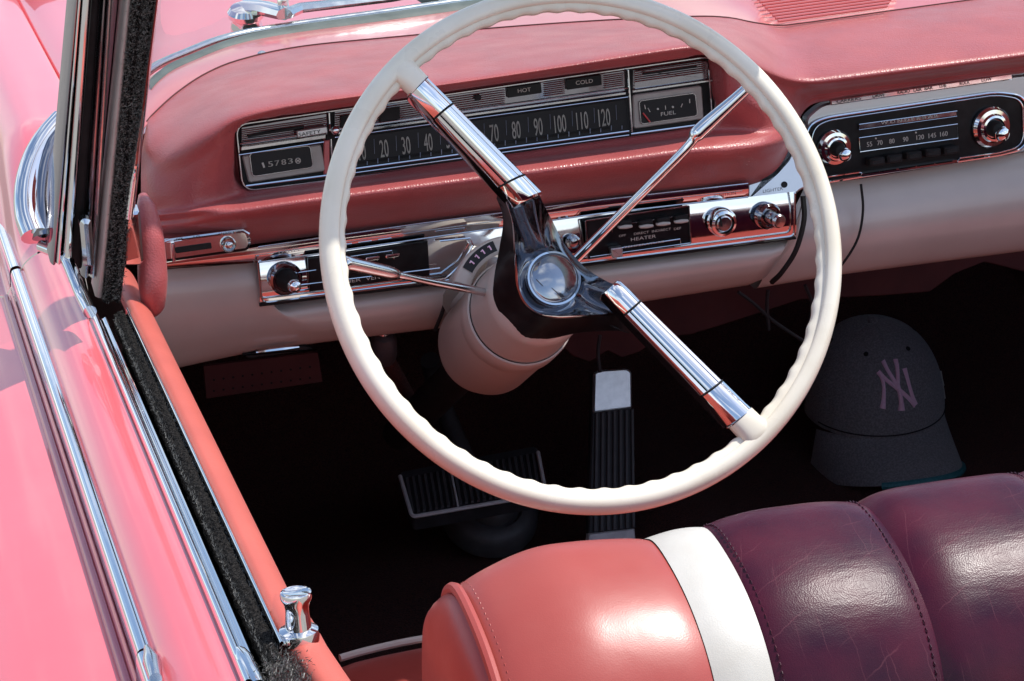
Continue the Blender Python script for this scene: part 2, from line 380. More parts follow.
# header and glass
head = cr([(-.715, .02, 1.37), (-.66, .09, 1.405), (-.56, .135, 1.42), (-.38, .165, 1.43), (0, .18, 1.435), (.38, .165, 1.43), (.56, .135, 1.42), (.66, .09, 1.405), (.715, .02, 1.37)], 10)
hb = resample(head, 60); bb = resample(base, 60)
G = []
for a, b in zip(bb, hb): G.append([a + (b - a) * s_ + A(0, .02, 0) * math.sin(math.pi * s_) for s_ in np.linspace(.012, 1, 10)])
MB().grid(G).build('windshield_glass', GLASS, car, smooth=80)
fr = MB().tube(head, .016, 12, flat=.8).build('windshield_frame', CHROME, car, smooth=80)
for lo_, hi_, rear in ((-.40, -.002, lambda p: -.020 + .118 * (p[0] + .334)), (.06, .61, lambda p: p[1] - .06)):
    q = [p for p in resample(head, 160) if lo_ < p[0] < hi_]; G = []
    for p in q:
        yr = rear(p); d_ = yr - p[1]
        G.append([p + A(0, -.004, -.012), p + A(0, d_ * .5, -.014), p + A(0, d_ * .95, -.026), p + A(0, d_, -.031), p + A(0, d_ * .95, -.036), p + A(0, d_ * .5, -.026), p + A(0, -.002, -.026)])
    mbv = MB().grid(G, cv=True); mbv.f.append(tuple(range(7))); mbv.f.append(tuple(range(len(mbv.v) - 7, len(mbv.v)))); mbv.build('sun_visor', VINYL, fr, smooth=50)

# ---- windshield pillar, felt and strips
pn = nrm((0, -1, -.30))
PIL = Plane((-.74, .17, .92), (0, -.958, -.287))
def strip(x0b, x1b, yb, x0t, x1t, yt, d, th, bulge, mat_, name, parent, n=5, ext=.16, jag=0):
    """bar of the pillar between two lines; the section bulges towards the driver"""
    a0, a1 = PIL.at(x0b, yb, d), PIL.at(x1b, yb, d); b0, b1 = PIL.at(x0t, yt, d), PIL.at(x1t, yt, d)
    e0 = b0 + (b0 - a0) * ext; e1 = b1 + (b1 - a1) * ext
    m = 60 if jag else 14; G = []
    for s_ in np.linspace(0, 1, m):
        p, q = a0 + (e0 - a0) * s_, a1 + (e1 - a1) * s_; row = []
        for k in range(n + 1):
            u = k / n; o = bulge * math.sin(math.pi * u) + (rng.uniform(-jag, jag) if jag else 0)
            row.append(p + (q - p) * u + PIL.n * o)
        row += [q - PIL.n * th, p - PIL.n * th]; G.append(row)
    mb = MB().grid(G, cv=True); mb.f.append(tuple(range(n + 3)));
    return mb.build(name, mat_, parent, smooth=50)
pil = strip(50, 56, 262, 74, 78, 0, .004, .03, .005, DCHROME, 'windshield_pillar', car)
strip(55.5, 61, 262, 77.5, 81, 0, .008, .02, .004, CHROME, 'chrome_bead', pil)
strip(60, 64, 262, 80.5, 83, 0, .002, .02, .001, MBLACK, 'rubber_seal', pil)
strip(63, 72, 262, 82, 91, 0, .012, .02, .005, CHROME, 'chrome_bead', pil)
strip(71, 82, 268, 92, 101, 0, .0, .02, .001, MBLACK, 'rubber_seal', pil)
strip(81, 89, 275, 100, 106, 0, .008, .02, .005, DCHROME, 'vent_frame', pil)
strip(88.5, 96, 275, 105.5, 112, 0, .006, .02, .005, CHROMEW, 'vent_frame', pil)
strip(94, 101, 290, 112, 126, 0, -.01, .004, .0, DCHROME, 'inner_channel', pil)
strip(95, 102.5, 296, 124.5, 131, 0, .013, .02, .003, GREYP, 'channel_edge', pil)
def fuzz(mb, a, b, n, r, L_):
    """felt hairs along a line"""
    for k in range(n):
        p = a + (b - a) * rng.rand() + rng.randn(3) * r; d = nrm(rng.randn(3) + PIL.n * 1.0) * L_ * rng.uniform(.5, 1)
        s_ = nrm(np.cross(d, A(1, .3, .2))) * .0004
        mb.add([p - s_, p + s_, p + d], [(0, 1, 2)])
strip(102, 121, 300, 131, 153, 0, .004, .02, .0, MBLACK, 'felt_backing', pil)
fe = strip(102, 109.5, 300, 131, 139.5, 0, .009, .012, .005, FELT, 'felt_channel', pil, jag=.0016)
fe2 = strip(113.5, 121, 300, 144.5, 153, 0, .008, .012, .005, FELT, 'felt_channel', pil, jag=.0016)
for xs0, xs1 in (((103, 105, 107, 109), (132, 134.5, 136.5, 139)), ((114, 116, 118, 120.5), (145, 147.5, 150, 152.5))):
    mb = MB()
    for x0, x1 in zip(xs0, xs1): fuzz(mb, PIL.at(x0, 300, .014), PIL.at(x1, -20, .014), 1100, .0011, .0032)
    mb.build('felt_pile', PILE, pil)
strip(122, 134, 216, 152, 159, 0, .012, .02, .006, CHROME, 'inner_trim', pil)
mb = MB()                                             # chrome tail of the inner trim
mb.plate(rpoly([(126, 214), (140, 212), (144, 262), (141, 266), (124, 266)], 2), PIL, .012, .002, .012); mb.build('trim_foot', CHROME, pil)
mb = MB(); mb.plate(rpoly([(127, 232), (132, 228), (140, 258), (126, 262)], 2), PIL, .004, .001, .0135); mb.build('trim_inlay', DOORV, pil)
mb = MB(); mb.plate(rpoly([(80, 224), (84, 220), (92, 222), (95, 268), (84, 268)], 3), PIL, .01, .003, .02); mb.build('window_guide', CHROMEW, pil)

# outer windshield moulding curling round the foot of the pillar
arc = [(64,124),(50,140),(39,158),(32,178),(29,198),(30,218),(36,236)]
P = [un(x, y, Y, .26 - .012 * i) for i, (x, y) in enumerate(arc)]
mb = MB().tube(cr(P, 6), [.012] * 37, 14, flat=1.2); mb.build('corner_moulding', CHROME, car, smooth=80)
arc = [(62,134),(53,150),(47,170),(44,192),(44,214),(47,238)]
P = [un(x, y, Y, .25 - .012 * i) for i, (x, y) in enumerate(arc)]
MB().tube(cr(P, 6), .012, 12).build('corner_seal', DCHROME, car, smooth=80)
P = [un(x, y, Y, q) for x, y, q in ((42, 246, .19), (56, 252, .17), (66, 259, .15), (74, 276, .13), (82, 296, .11), (90, 312, .08))]
MB().tube(cr(P, 6), [.0055] * 31, 10).build('pillar_foot_trim', CHROME, car, smooth=80)

# ---- door and body side: rails run along the car
def rails(name, pts, y0, y1, mat_, parent, k=6, label=None, smooth=60, n=14, wob=0):
    prof = cr([(x, 0, z) for x, z in pts], k)
    G = []
    for yy in np.linspace(y0, y1, n):
        G.append([A(p[0] + wob * rng.uniform(-1, 1), yy, p[2] + wob * rng.uniform(-1, 1)) for p in prof])
    return MB().grid(G).build(name, mat_, parent, smooth=smooth, label=label)
YF, YB, YD = .17, -.80, .345
door = rails('door', [(-.749, .86), (-.7495, .893), (-.754, .9025), (-.765, .905), (-.778, .902), (-.790, .893), (-.797, .880), (-.803, .874), (-.808, .8675), (-.816, .8672), (-.838, .865), (-.868, .856), (-.897, .838), (-.920, .80), (-.928, .72), (-.92, .5), (-.89, .38)], YD, YB, PINK, car, k=7, n=30, smooth=70)
rails('side_spear', [(-.7905, .886), (-.7925, .8915), (-.797, .8925), (-.8015, .889), (-.8035, .872)], YD - .002, -.448, CHROME, door, k=5, n=10, smooth=50)
rails('side_spear', [(-.7895, .886), (-.7925, .8935), (-.797, .8945), (-.8025, .891), (-.8045, .872)], -.455, -.80, CHROME, door, k=5, n=10, smooth=50)
rails('paint_groove', [(-.8065, .8700), (-.8085, .8705), (-.8105, .8695), (-.8125, .8660)], YD - .002, YB, PGROOVE, door, k=4, n=10)
rails('window_sill', [(-.755, .898), (-.7525, .9085), (-.749, .9095), (-.7465, .905), (-.7445, .9025), (-.7415, .9035), (-.7395, .8985), (-.738, .889)], YF - .03, -.545, CHROME, door, k=5, n=10, smooth=35)
rails('glass_slot', [(-.741, .893), (-.739, .872), (-.733, .87), (-.730, .89)], YF - .02, -.70, MBLACK, door, k=3)
rails('sill_felt', [(-.7355, .892), (-.735, .9025), (-.7315, .9065), (-.7265, .9055), (-.725, .895)], YF - .03, -.525, FELT, door, k=4, n=160, wob=.0009, smooth=80)
mb = MB()
for k in range(5200):
    p = A(rng.uniform(-.7365, -.725), rng.uniform(YF - .04, -.53), .904); d = nrm(rng.randn(3) + A(0, 0, 1.3)) * rng.uniform(.0012, .0036); s_ = nrm(np.cross(d, A(.3, 1, .2))) * .0003
    mb.add([p - s_, p + s_, p + d], [(0, 1, 2)])
for k in range(900):                                   # frayed end
    p = A(-.728, -.535, .903) + rng.randn(3) * A(.006, .007, .006); d = nrm(rng.randn(3) + A(.4, -.4, .5)) * rng.uniform(.002, .005); s_ = nrm(np.cross(d, A(.3, 1, .2))) * .0004
    mb.add([p - s_, p + s_, p + d], [(0, 1, 2)])
mb.build('felt_pile', PILE, door)
rails('felt_edge', [(-.7255, .900), (-.7245, .908), (-.7225, .9085), (-.7215, .903)], YF - .03, -.505, CHROME, door, k=3, n=6)
rails('door_panel', [(-.7225, .898), (-.7205, .9045), (-.716, .9065), (-.708, .903), (-.701, .893), (-.697, .875), (-.695, .83), (-.694, .75), (-.69, .6), (-.69, .35)], YF + .10, -.455, DOORV, door, k=6, n=30, smooth=80)
mb = MB()                                              # rear end of the door trim, rounded over
prof = cr([(x, 0, z) for x, z in [(-.724, .895), (-.7205, .9055), (-.714, .908), (-.704, .904), (-.694, .888), (-.688, .85), (-.687, .75), (-.687, .5)]], 6)
G = [[A(p[0] + a * .030, -.435 - b, p[2] - c) for p in prof] for a, b, c in ((0, 0, .002), (.02, .02, .0005), (.06, .05, .002), (.16, .08, .004), (.32, .12, .008), (.5, .18, .014), (.6, .28, .02))]
mb.grid(G).build('door_panel_end', DOORV, door, smooth=80)
kn = un(299, 634, Z, .906)
mb = MB(); mb.lathe(kn, (.02, 0, 1), [(.0118, -.004), (.0122, .0005), (.0115, .003), (.0085, .0042), (.0052, .0048)], 28); mb.build('knob_escutcheon', CHROME, door)
mb = MB(); mb.lathe(kn, (.02, 0, 1), [(.0078, .003), (.0076, .007), (.0070, .014), (.0070, .017), (.0078, .0205), (.0092, .0232), (.0094, .0255), (.0090, .027), (.0080, .0273), (.0072, .0268)], 28); mb.build('lock_knob', CHROME, door)
# spear end cap, sill end cap
e = un(152, 662, Z, .897); mb = MB(); mb.tube([e + A(0, .02, 0), e, e + A(-.001, -.02, -.001)], [.002, .0055, .004], 10); mb.build('spear_tip', CHROMEW, door)
e = un(243, 662, Z, .906); mb = MB(); mb.tube([e + A(0, .012, 0), e + A(.001, 0, 0), e + A(.003, -.03, -.002)], [.0045, .006, .005], 10); mb.build('sill_end', CHROME, door)

# ---- front fender, hood, cowl
prof = [(-.735, .86), (-.7375, .893), (-.745, .901), (-.756, .9035), (-.767, .905), (-.778, .902), (-.790, .893), (-.797, .880), (-.803, .874), (-.808, .8675), (-.816, .8672), (-.838, .865), (-.868, .856), (-.897, .838), (-.920, .80), (-.928, .72), (-.92, .5), (-.89, .38)]
prof2 = [(-.697, .925), (-.6975, .944), (-.7005, .949), (-.735, .952), (-.752, .950), (-.764, .944), (-.776, .934), (-.787, .918), (-.797, .905), (-.806, .890), (-.818, .880), (-.838, .872), (-.868, .860), (-.897, .840), (-.920, .80), (-.928, .72), (-.92, .5), (-.89, .38)]
p0 = cr([(x, 0, z) for x, z in prof], 7); p1 = cr([(x, 0, z) for x, z in prof2], 7)
G = []
for yy in list(np.linspace(.350, .75, 24)) + list(np.linspace(.8, 2.6, 20)):
    s_ = min(1, max(0, (yy - .35) / .30)); s_ = s_ * s_ * (3 - 2 * s_)
    G.append([A(a[0] * (1 - s_) + b[0] * s_, yy, a[2] * (1 - s_) + b[2] * s_) for a, b in zip(p0, p1)])
fen = MB().grid(G).build('front_fender', PINK, car, smooth=70)
rails('side_spear', [(-.7905, .886), (-.7925, .8915), (-.797, .8925), (-.8015, .889), (-.8035, .872)], 1.2, .352, CHROME, fen, k=5, n=10, smooth=50)
G = []
xs_ = np.r_[-.694, -.6935, np.linspace(-.692, .692, 40), .6935, .694]
for yy in np.linspace(0, 1, 40):
    row = []
    for x in xs_:
        yb = np.interp(x, xs, base[order, 1]) + .012
        y_ = yb + (2.6 - yb) * yy ** 1.4
        crown = .985 - .040 * (abs(x) / .708) ** 2.4 + .012 * math.exp(-(x / .12) ** 2) * min(1, (y_ - yb) * 2)
        row.append(A(x, y_, crown + .003 - .012 * (y_ - .7) - .006 * (1 - yy) - (.02 if abs(x) > .6938 else .002 if abs(x) > .693 else 0)))
    G.append(row)
hood = MB().grid(G).build('hood', PINK, car, smooth=70)
MB().grid([[A(-.70, y_, .925), A(-.69, y_, .925)] for y_ in (.5, 1.5, 2.6)]).build('hood_seal', MAROON, hood)
# passenger side: fender, door (mirror, plain)
MB().grid([[A(-p[0], yy, p[2]) for p in p1] for yy in np.linspace(.2, 2.6, 12)]).build('front_fender', PINK, car, smooth=70)
dr = MB().grid([[A(-p[0], yy, p[2]) for p in p0] for yy in np.linspace(.2, -.8, 8)]).build('door', PINK, car, smooth=70)
rails('door_panel', [(.752, .893), (.735, .9065), (.708, .903), (.697, .875), (.694, .75), (.69, .6), (.69, .35)], .3, -.8, DOORV, dr, k=5)
# dark cowl slot with wiper
mb = MB(); mb.grid([[A(x, np.interp(x, xs, base[order, 1]) + .006, 1.006), A(x, np.interp(x, xs, base[order, 1]) + .08, 1.004)] for x in np.linspace(-.315, .55, 30)])
mb.build('cowl_vent', MBLACK, car)
wp = un(247, 34, Z, .99)
wi = MB().lathe(wp, (0, -.25, 1), [(.017, -.01), (.0175, .006), (.0165, .012), (.0155, .015), (.0155, .018), (.019, .021), (.0195, .026), (.016, .031), (.008, .033)], 28).build('windshield_wiper', CHROME, car, smooth=35)
b0 = wp + A(.004, .004, .028); b1 = un(285, 14, Z, 1.02); b2 = un(300, 8, Z, 1.02); b3 = un(390, -2, Z, 1.018); b4 = un(520, -26, Z, 1.01)
mb = MB(); mb.tube([b0, (b0 + b1) / 2 + A(0, 0, .002), b1], [.015, .013, .011], 8, flat=.6); mb.build('wiper_head', CHROME, wi, smooth=30)
mb = MB(); mb.tube([b1, b2, b3, b4], [.0098, .0095, .008, .006], 8, flat=.6); mb.build('wiper_arm', CHROMEW, wi, smooth=30)
mb = MB(); mb.lathe(un(283, 2, Z, 1.03), (0, -.2, 1), [(.006, -.01), (.0062, .004), (.004, .007)], 16); mb.build('pivot_nut', CHROME, wi)
nz = un(240, 13, Z, 1.0); mb = MB(); mb.tube([nz + A(0, 0, -.01), nz + A(0, 0, .004)], .003, 8); mb.build('washer_nozzle', CHROMEW, car)

# ---- end pad at the left of the dash
P = [un(x, y, Y, q) for x, y, q in ((143, 196, .21), (147, 214, .19), (150, 236, .18), (152, 262, .175), (153, 288, .17), (153, 304, .172), (152, 314, .178))]
MB().tube(cr(P, 8), [*np.interp(np.linspace(0, 1, 49), [0, .12, .35, .6, .85, .96, 1], [.004, .0085, .0115, .0125, .010, .006, .001])], 18).build('pillar_pad', VINYL, car, smooth=80)

# ---- instrument cluster
IC = facing(.300, 5, .95)
out = rpoly([(236, 125), (714, 56), (715.5, 131), (243, 191)], [12, 14, 12, 14], 8)
clu = MB().plate(out, IC, .02, .001, 0).build('instrument_cluster', MBLACK, car)
MB().line(out, IC, 2.0, .002, closed=True).build('bezel', CHROMEW, clu)
def ribs(mb, x0, y0, x1, y1, h, k, d=.003, w=.9):
    for i in range(k):
        o = h * (i + .5) / k; mb.line([(x0, y0 + o), (x1, y1 + o)], IC, w, d, 5)
def quad(x0, y0, x1, y1, h, h2=None): return [(x0, y0), (x1, y1), (x1, y1 + (h2 or h)), (x0, y0 + h)]
mb = MB(); mb.plate(quad(241, 127, 328, 113, 22), IC, .004, .001, .0015); mb.plate(quad(334, 111, 626, 70, 21), IC, .004, .001, .0015); mb.plate(rpoly(quad(633, 69, 710, 58, 22), [1, 9, 2, 1]), IC, .004, .002, .0015)
mb.build('vent_band', DCHROME, clu)
for q in ((242, 129, 327, 117, 15, 8), (335, 113, 505, 89, 15, 7), (544, 83, 565, 80, 14, 7), (604, 75, 624, 72, 14, 7), (634, 71, 706, 61, 12, 6)):
    mb = MB(); ribs(mb, *q); mb.build('ribs', CHROMEW, clu)
for q in (quad(248, 135, 304, 125.5, 2.6), quad(341, 116, 356, 114, 12), quad(380, 110, 400, 107, 12), quad(644, 73, 697, 65.5, 2.2)): MB().plate(q, IC, .003, .0003, .0048).build('vent_slot', MBLACK, clu)
MB().plate(circ(478, 97.5, 3.4, 16), IC, .003, .0003, .0048).build('reset_hole', MBLACK, clu)
# ledges
mb = MB()
mb.plate(quad(240, 146, 327, 133.5, 6), IC, .008, .002, .006); mb.plate(quad(335, 131.5, 627, 91, 4.5), IC, .008, .0018, .006); mb.plate(quad(632, 90, 714, 78.5, 3.6), IC, .008, .0015, .006)
mb.build('ledge', CHROMEW, clu)
mb = MB()
mb.line([(240, 144), (327, 131.5)], IC, 1.3, .006); mb.line([(334, 129.5), (628, 88)], IC, 1.2, .005); mb.line([(335, 137.5), (628, 97)], IC, 1.1, .006); mb.line([(239, 155), (324, 142)], IC, 1.4, .007)
mb.line([(338, 171), (629, 131)], IC, 2, .004); mb.line([(339, 175), (629, 135)], IC, 1.3, .004); mb.line([(246, 186), (338, 174)], IC, 2.4, .003); mb.line([(631, 134), (712, 123)], IC, 2.2, .003)
mb.line([(329, 113), (330, 131)], IC, 2, .006); mb.line([(331, 139), (333, 172)], IC, 1.8, .006); mb.line([(628, 70), (632, 132)], IC, 2.2, .007)
mb.line([(709, 70), (712, 118)], IC, 1.5, .005)
mb.build('dividers', CHROME, clu)
mb = MB(); mb.plate(quad(324, 141, 330, 140, 34, 32), IC, .004, .001, .003); mb.build('red_post', DREDM, clu)
# odometer
od = MB().plate(rpoly([(242, 156), (321, 144.5), (326, 171), (249, 183)], 3), IC, .004, .001, .003).build('odometer_panel', GREYP, clu)
mb = MB().plate(rpoly([(249.5, 153.5), (310, 145.5), (313, 167), (252.5, 176.5)], 4), IC, .003, .0004, .0042); mb.build('odometer_window', DIAL, clu)
MB().line(rpoly([(249.5, 153.5), (310, 145.5), (313, 167), (252.5, 176.5)], 4), IC, 1.1, .0044, closed=True).build('odometer_frame', CHROMEW, clu)
mb = MB()
for i, ch in enumerate('15783'): 
    x = 262 + i * 6.6; text(mb, ch, x + (1.4 if ch == '1' else 0), 168 - i * 1.0, x + (3.2 if ch == '1' else 4.6), 167.3 - i * 1.0, 5.2, IC, .0050, bold=0 if ch == '1' else .12)
mb.line([(296, 159.5), (300, 162)], IC, 1, .005); mb.line([(296, 162), (300, 159.2)], IC, 1, .005); mb.line(circ(298, 160.7, 2.6, 12), IC, .8, .005, closed=True)
mb.build('odometer_digits', INK, clu)
# SAFETY tab and stalk
mb = MB().plate(rpoly([(297, 131), (327, 126.5), (328, 133), (298, 138)], 1.2), IC, .003, .0006, .012); mb.build('safety_tab', SATIN, clu)
mb = MB(); text(mb, 'SAFETY', 299, 136.8, 321, 133.2, 3.6, IC, .0126); mb.build('tab_lettering', DINK, clu)
mb = MB(); mb.lathe(IC.at(334, 133, .008), WN, [(.0018, -.004), (.0018, .004), (.0034, .006), (.004, .009), (.003, .0118), (.001, .013)], 18); mb.build('trip_knob', CHROME, clu)
# speedometer
mb = MB().plate([(337, 139.5), (627, 99), (630, 131), (340, 171)], IC, .003, .0004, .0015); mb.build('speedometer_face', DIAL, clu)
mb = MB()
for i, x in enumerate(np.linspace(341, 605, 13)):
    w = {0: 4, 1: 7}.get(i, 8.4 if i < 10 else 11.5); y = 163.3 - (x - 341) * .1405
    text(mb, str(i * 10), x - w / 2, y + .07 * w, x + w / 2, y - .07 * w, 17, IC, .0026, bold=.05)
mb.build('speed_numerals', INK, clu)
mb = MB()
for i, x in enumerate(np.linspace(346, 622, 27)):
    y = 166.5 - (x - 341) * .1405; mb.line([(x, y - (3 if i % 2 else 1.5)), (x, y + 2)], IC, .9, .0028, 4)
for i, x in enumerate(np.linspace(352, 616, 13)):
    y = 143.5 - (x - 341) * .1405; mb.line([(x, y), (x + .6, y + 15)], IC, .35, .0022, 4)
mb.build('speed_ticks', BLUET, clu)
mb = MB(); mb.plate([(339, 164.5), (610, 126.5), (610, 129), (339, 167.3)], IC, .001, .0002, .0022); mb.build('pointer_band', BLACK, clu)
# HOT / COLD lamps
for q, t_, x0, y0, x1, y1 in ((rpoly([(507, 87.5), (541, 82.7), (542, 93), (508, 98)], 1), 'HOT', 518, 93, 531, 91.2), (rpoly([(566, 79.5), (601, 74.5), (602, 85), (567, 90)], 1), 'COLD', 576, 85, 593, 82.6)):
    mb = MB().plate(q, IC, .003, .0005, .0052); la = mb.build('warning_lamp', BLACK, clu)
    mb = MB(); text(mb, t_, x0, y0, x1, y1, 3.8, IC, .0056); mb.build('lamp_lettering', INK, clu)
# fuel gauge
mb = MB().plate(rpoly([(633, 95), (702, 85.5), (704, 119), (634, 129)], 3), IC, .004, .001, .003); mb.build('fuel_panel', GREYP, clu)
fq = rpoly([(639, 101), (695, 93), (697.5, 115.5), (641, 124)], 3.5)
mb = MB().plate(fq, IC, .003, .0004, .0042); mb.build('fuel_window', DIAL, clu)
MB().line(fq, IC, 1.2, .0044, closed=True).build('fuel_frame', CHROMEW, clu)
mb = MB(); text(mb, 'FUEL', 661, 116.2, 676, 114, 3.6, IC, .005)
mb.line([(644.5, 105), (645.5, 109)], IC, 1.1, .005); mb.line([(648, 108), (650, 112)], IC, 1.0, .005); mb.plate(circ(658, 109, 1.1, 8), IC, .001, .0001, .005); mb.line([(665.3, 105.5), (665.6, 109.5)], IC, .9, .005); mb.plate(circ(673, 107, 1.1, 8), IC, .001, .0001, .005); mb.line([(682.5, 103.5), (681, 107.3)], IC, 1.0, .005); mb.line([(689.5, 99), (689.7, 103)], IC, 1.2, .005)
mb.build('fuel_markings', INK, clu)
mb = MB(); mb.line([(643, 113), (650, 122)], IC, 1.8, .0052); mb.build('fuel_needle', REDN, clu)

# ---- chrome switch panel under the pad
SPt = facing(.302, 14, .90); SPl = facing(.306, -4, .88)
def lofted(mb, top, bot, y0, y1, k=6, bulge=0, nx=40):
    """sheet between two pixel polylines, each at its own depth, bulging towards the driver"""
    def poly(L_, n):
        L_ = np.array(L_, float); d = np.r_[0, np.cumsum(np.linalg.norm(np.diff(L_, axis=0), axis=1))]
        return np.array([np.interp(np.linspace(0, d[-1], n), d, L_[:, c]) for c in (0, 1)]).T
    a, b = poly(top, nx), poly(bot, nx); G = []
    for p, q in zip(a, b):
        P, Q = un(*p, Y, y0), un(*q, Y, y1)
        G.append([P + (Q - P) * s_ - A(0, bulge * math.sin(math.pi * s_), 0) for s_ in np.linspace(0, 1, k + 1)])
    mb.grid(G); return mb
mb = MB(); lofted(mb, [(160, 262), (258, 247), (330, 235), (420, 223), (510, 211.5), (600, 199.5), (690, 189.5), (748, 183)], [(160, 270), (258, 262.5), (330, 252), (420, 239), (510, 226), (600, 213.5), (690, 203), (748, 197)], .297, .2995, 6, .0015)
sw = mb.build('switch_panel', CHROME, car, smooth=60)
mb = MB(); lofted(mb, [(258, 263), (330, 252), (420, 239), (510, 226), (600, 213.5), (690, 203), (748, 197), (795, 191.5)], [(260, 302), (330, 293), (420, 283), (510, 271.5), (600, 260), (690, 248.5), (748, 241), (796, 235)], .3015, .2985, 10, .0022)
mb.build('panel_face', CHROME, sw, smooth=60)
SP = facing(.294, 0, .88)
mb = MB(); mb.line(rpoly([(258, 261), (262, 303), (520, 271), (794, 236), (795, 193)], [3, 7, 1, 5, 1]), SP, 2.4, .001); mb.line([(258, 262.5), (420, 239), (600, 213.5), (748, 197)], SP, 1.6, .004); mb.line([(258, 247), (420, 223.5), (600, 200), (748, 183.5)], SP, 1.6, .001)
mb.build('panel_edge', CHROMEW, sw)
mb = MB(); mb.plate([(260, 304), (520, 272), (796, 237), (797, 239.5), (520, 275), (260, 307)], SP, .01, .001, -.004); mb.build('panel_shadow_gap', MBLACK, sw)
# dark left plate with vent sliders
mb = MB(); mb.plate([(308, 259), (428, 241.5), (430, 276), (310, 292)], SP, .004, .0008, .0025); mb.build('ventilation_plate', BLACK, sw)
mb = MB(); mb.line([(275, 276), (316, 270)], SP, 1.4, .003); mb.line([(275, 288), (440, 268)], SP, 1.5, .003); mb.line([(300, 297), (445, 279), (462, 264), (473, 245), (470, 238), (440, 241)], SP, 2.2, .0035)
mb.build('trim_line', CHROME, sw)
mb = MB()
for x in (346, 366, 386): mb.plate(rpoly([(x, 261 - (x - 346) * .14), (x + 14, 259 - (x - 346) * .14), (x + 14, 262.5 - (x - 346) * .14), (x, 264.5 - (x - 346) * .14)], 1.5), SP, .01, .001, .010)
mb.build('vent_slider', CHROME, sw)
mb = MB(); mb.line([(340, 258), (392, 250.5), (394, 259)], SP, 1.3, .004); mb.build('slider_frame', CHROMEW, sw)
mb = MB(); text(mb, 'INNER', 336, 284.6, 361, 281.2, 3.6, SP, .0032); text(mb, 'VENTIL', 366, 280.6, 391, 277.3, 3.6, SP, .0032); text(mb, 'OFF', 341, 277, 349, 276, 2.6, SP, .0032); text(mb, 'AIR', 384, 270.5, 394, 269, 2.6, SP, .0032)
mb.build('plate_lettering', INK, sw)
def knob(name, x, y, pl, prof, mats, parent, ax=None, n=32):
    c = pl.at(x, y); k = pl.scale(x, y); res = None
    for i, (pr, mt) in enumerate(zip(prof, mats)):
        mb = MB().lathe(c, pl.n if ax is None else ax, [(r * k, h) for r, h in pr], n)
        res = mb.build(name[i], mt, parent, smooth=30)
    return res
knob(['bezel_ring', 'headlight_knob', 'knob_cap'], 286, 279, SP.lift(.002), [[(17, -.004), (17, .001), (15, .003), (12.5, .003), (12, .001)], [(11, 0), (11, .006), (9, .012), (7.5, .018), (7, .021)], [(6.6, .018), (6.8, .022), (5.8, .026), (3, .028), (.5, .0285)]], [DCHROME, MBLACK, CHROME], sw, ax=nrm((.14, -1, -.02)))
mb = MB(); text(mb, 'LIGHTS', 279, 254.2, 299, 251.2, 3.4, facing(.2955, 3, .9)); mb.build('panel_lettering', INK, sw)
tp = facing(.2925, 3, .9)
mb = MB(); text(mb, 'IGNITION', 714, 197.3, 736, 194.5, 3.2, tp); mb.build('panel_lettering', DINK, sw); mb = MB(); text(mb, 'LIGHTER', 763, 193, 783, 190, 3.2, facing(.292, 3, .9)); mb.build('panel_lettering', DINK, sw)
# heater control
hq = rpoly([(586, 221), (689, 206), (691, 243), (588, 259)], 1)
mb = MB(); mb.plate(hq, SP, .004, .0008, .004); ht = mb.build('heater_plate', BLACK, sw)
mb = MB(); mb.line(hq, SP, 1.6, .0055, closed=True); mb.line([(612, 232), (613, 226), (688, 214.5)], SP, 1, .005); mb.line([(610, 249.5), (680, 239), (681, 245)], SP, 1.6, .0055); mb.line([(590, 257), (690, 243)], SP, 1.2, .0065)
mb.build('heater_frame', CHROMEW, sw)
for x, y in ((626, 227), (647, 226.5), (664, 224), (682, 221.5)):
    mb = MB(); mb.plate(rpoly([(x - 7, y - 5), (x + 6, y - 7), (x + 6, y - 1), (x - 7, y + 1)], 1.5), SP, .008, .001, .010)
    kb = mb.build('heater_button', MBLACK, sw)
    mb = MB(); mb.plate(rpoly([(x - 7, y), (x, y - 1.6), (x + 7, y - 1.6), (x + 7, y + .8), (x, y + 2.2), (x - 7, y + 2.2)], 1.3), SP, .004, .001, .0125); mb.build('button_edge', WHITEV, sw)
mb = MB(); text(mb, 'HEATER', 631, 241.2, 656, 237.6, 3.2, SP, .0047); text(mb, 'OFF', 619, 237.3, 626, 236.2, 2.3, SP, .0047); text(mb, 'DIRECT', 634, 235.2, 649, 233, 2.3, SP, .0047); text(mb, 'INDIRECT', 652, 232.6, 671, 229.9, 2.3, SP, .0047); text(mb, 'DEF', 674, 230.2, 681, 229.2, 2.3, SP, .0047); text(mb, 'TEMPERATURE', 624, 248.2, 664, 242.4, 1.8, SP, .0075)
mb.build('heater_lettering', INK, sw)
mb = MB(); mb.plate(rpoly([(611, 249), (623, 247.5), (623, 257), (613, 258.5)], 1), SP, .008, .001, .013); mb.build('heater_slider', SATIN, sw)
mb = MB(); mb.lathe(SP.at(573, 242, .002), SP.n, [(.0068, -.002), (.0068, .003), (.005, .004), (.0045, .003), (.002, .004)], 20); mb.build('switch_nut', DCHROME, sw)
knob(['ignition_switch', 'key_barrel'], 722, 222, SP.lift(.003), [[(14.5, -.004), (14.5, .003), (13, .006), (10.5, .007), (9.5, .004), (9.2, .002)], [(8.2, 0), (8.2, .0065), (7, .0075), (.6, .0078)]], [CHROME, CHROMEW], sw)
mb = MB(); mb.plate([(719.4, 217), (721, 216.8), (722.6, 226.5), (721, 226.7)], SP, .0006, .0001, .0115); mb.build('key_slot', MBLACK, sw)
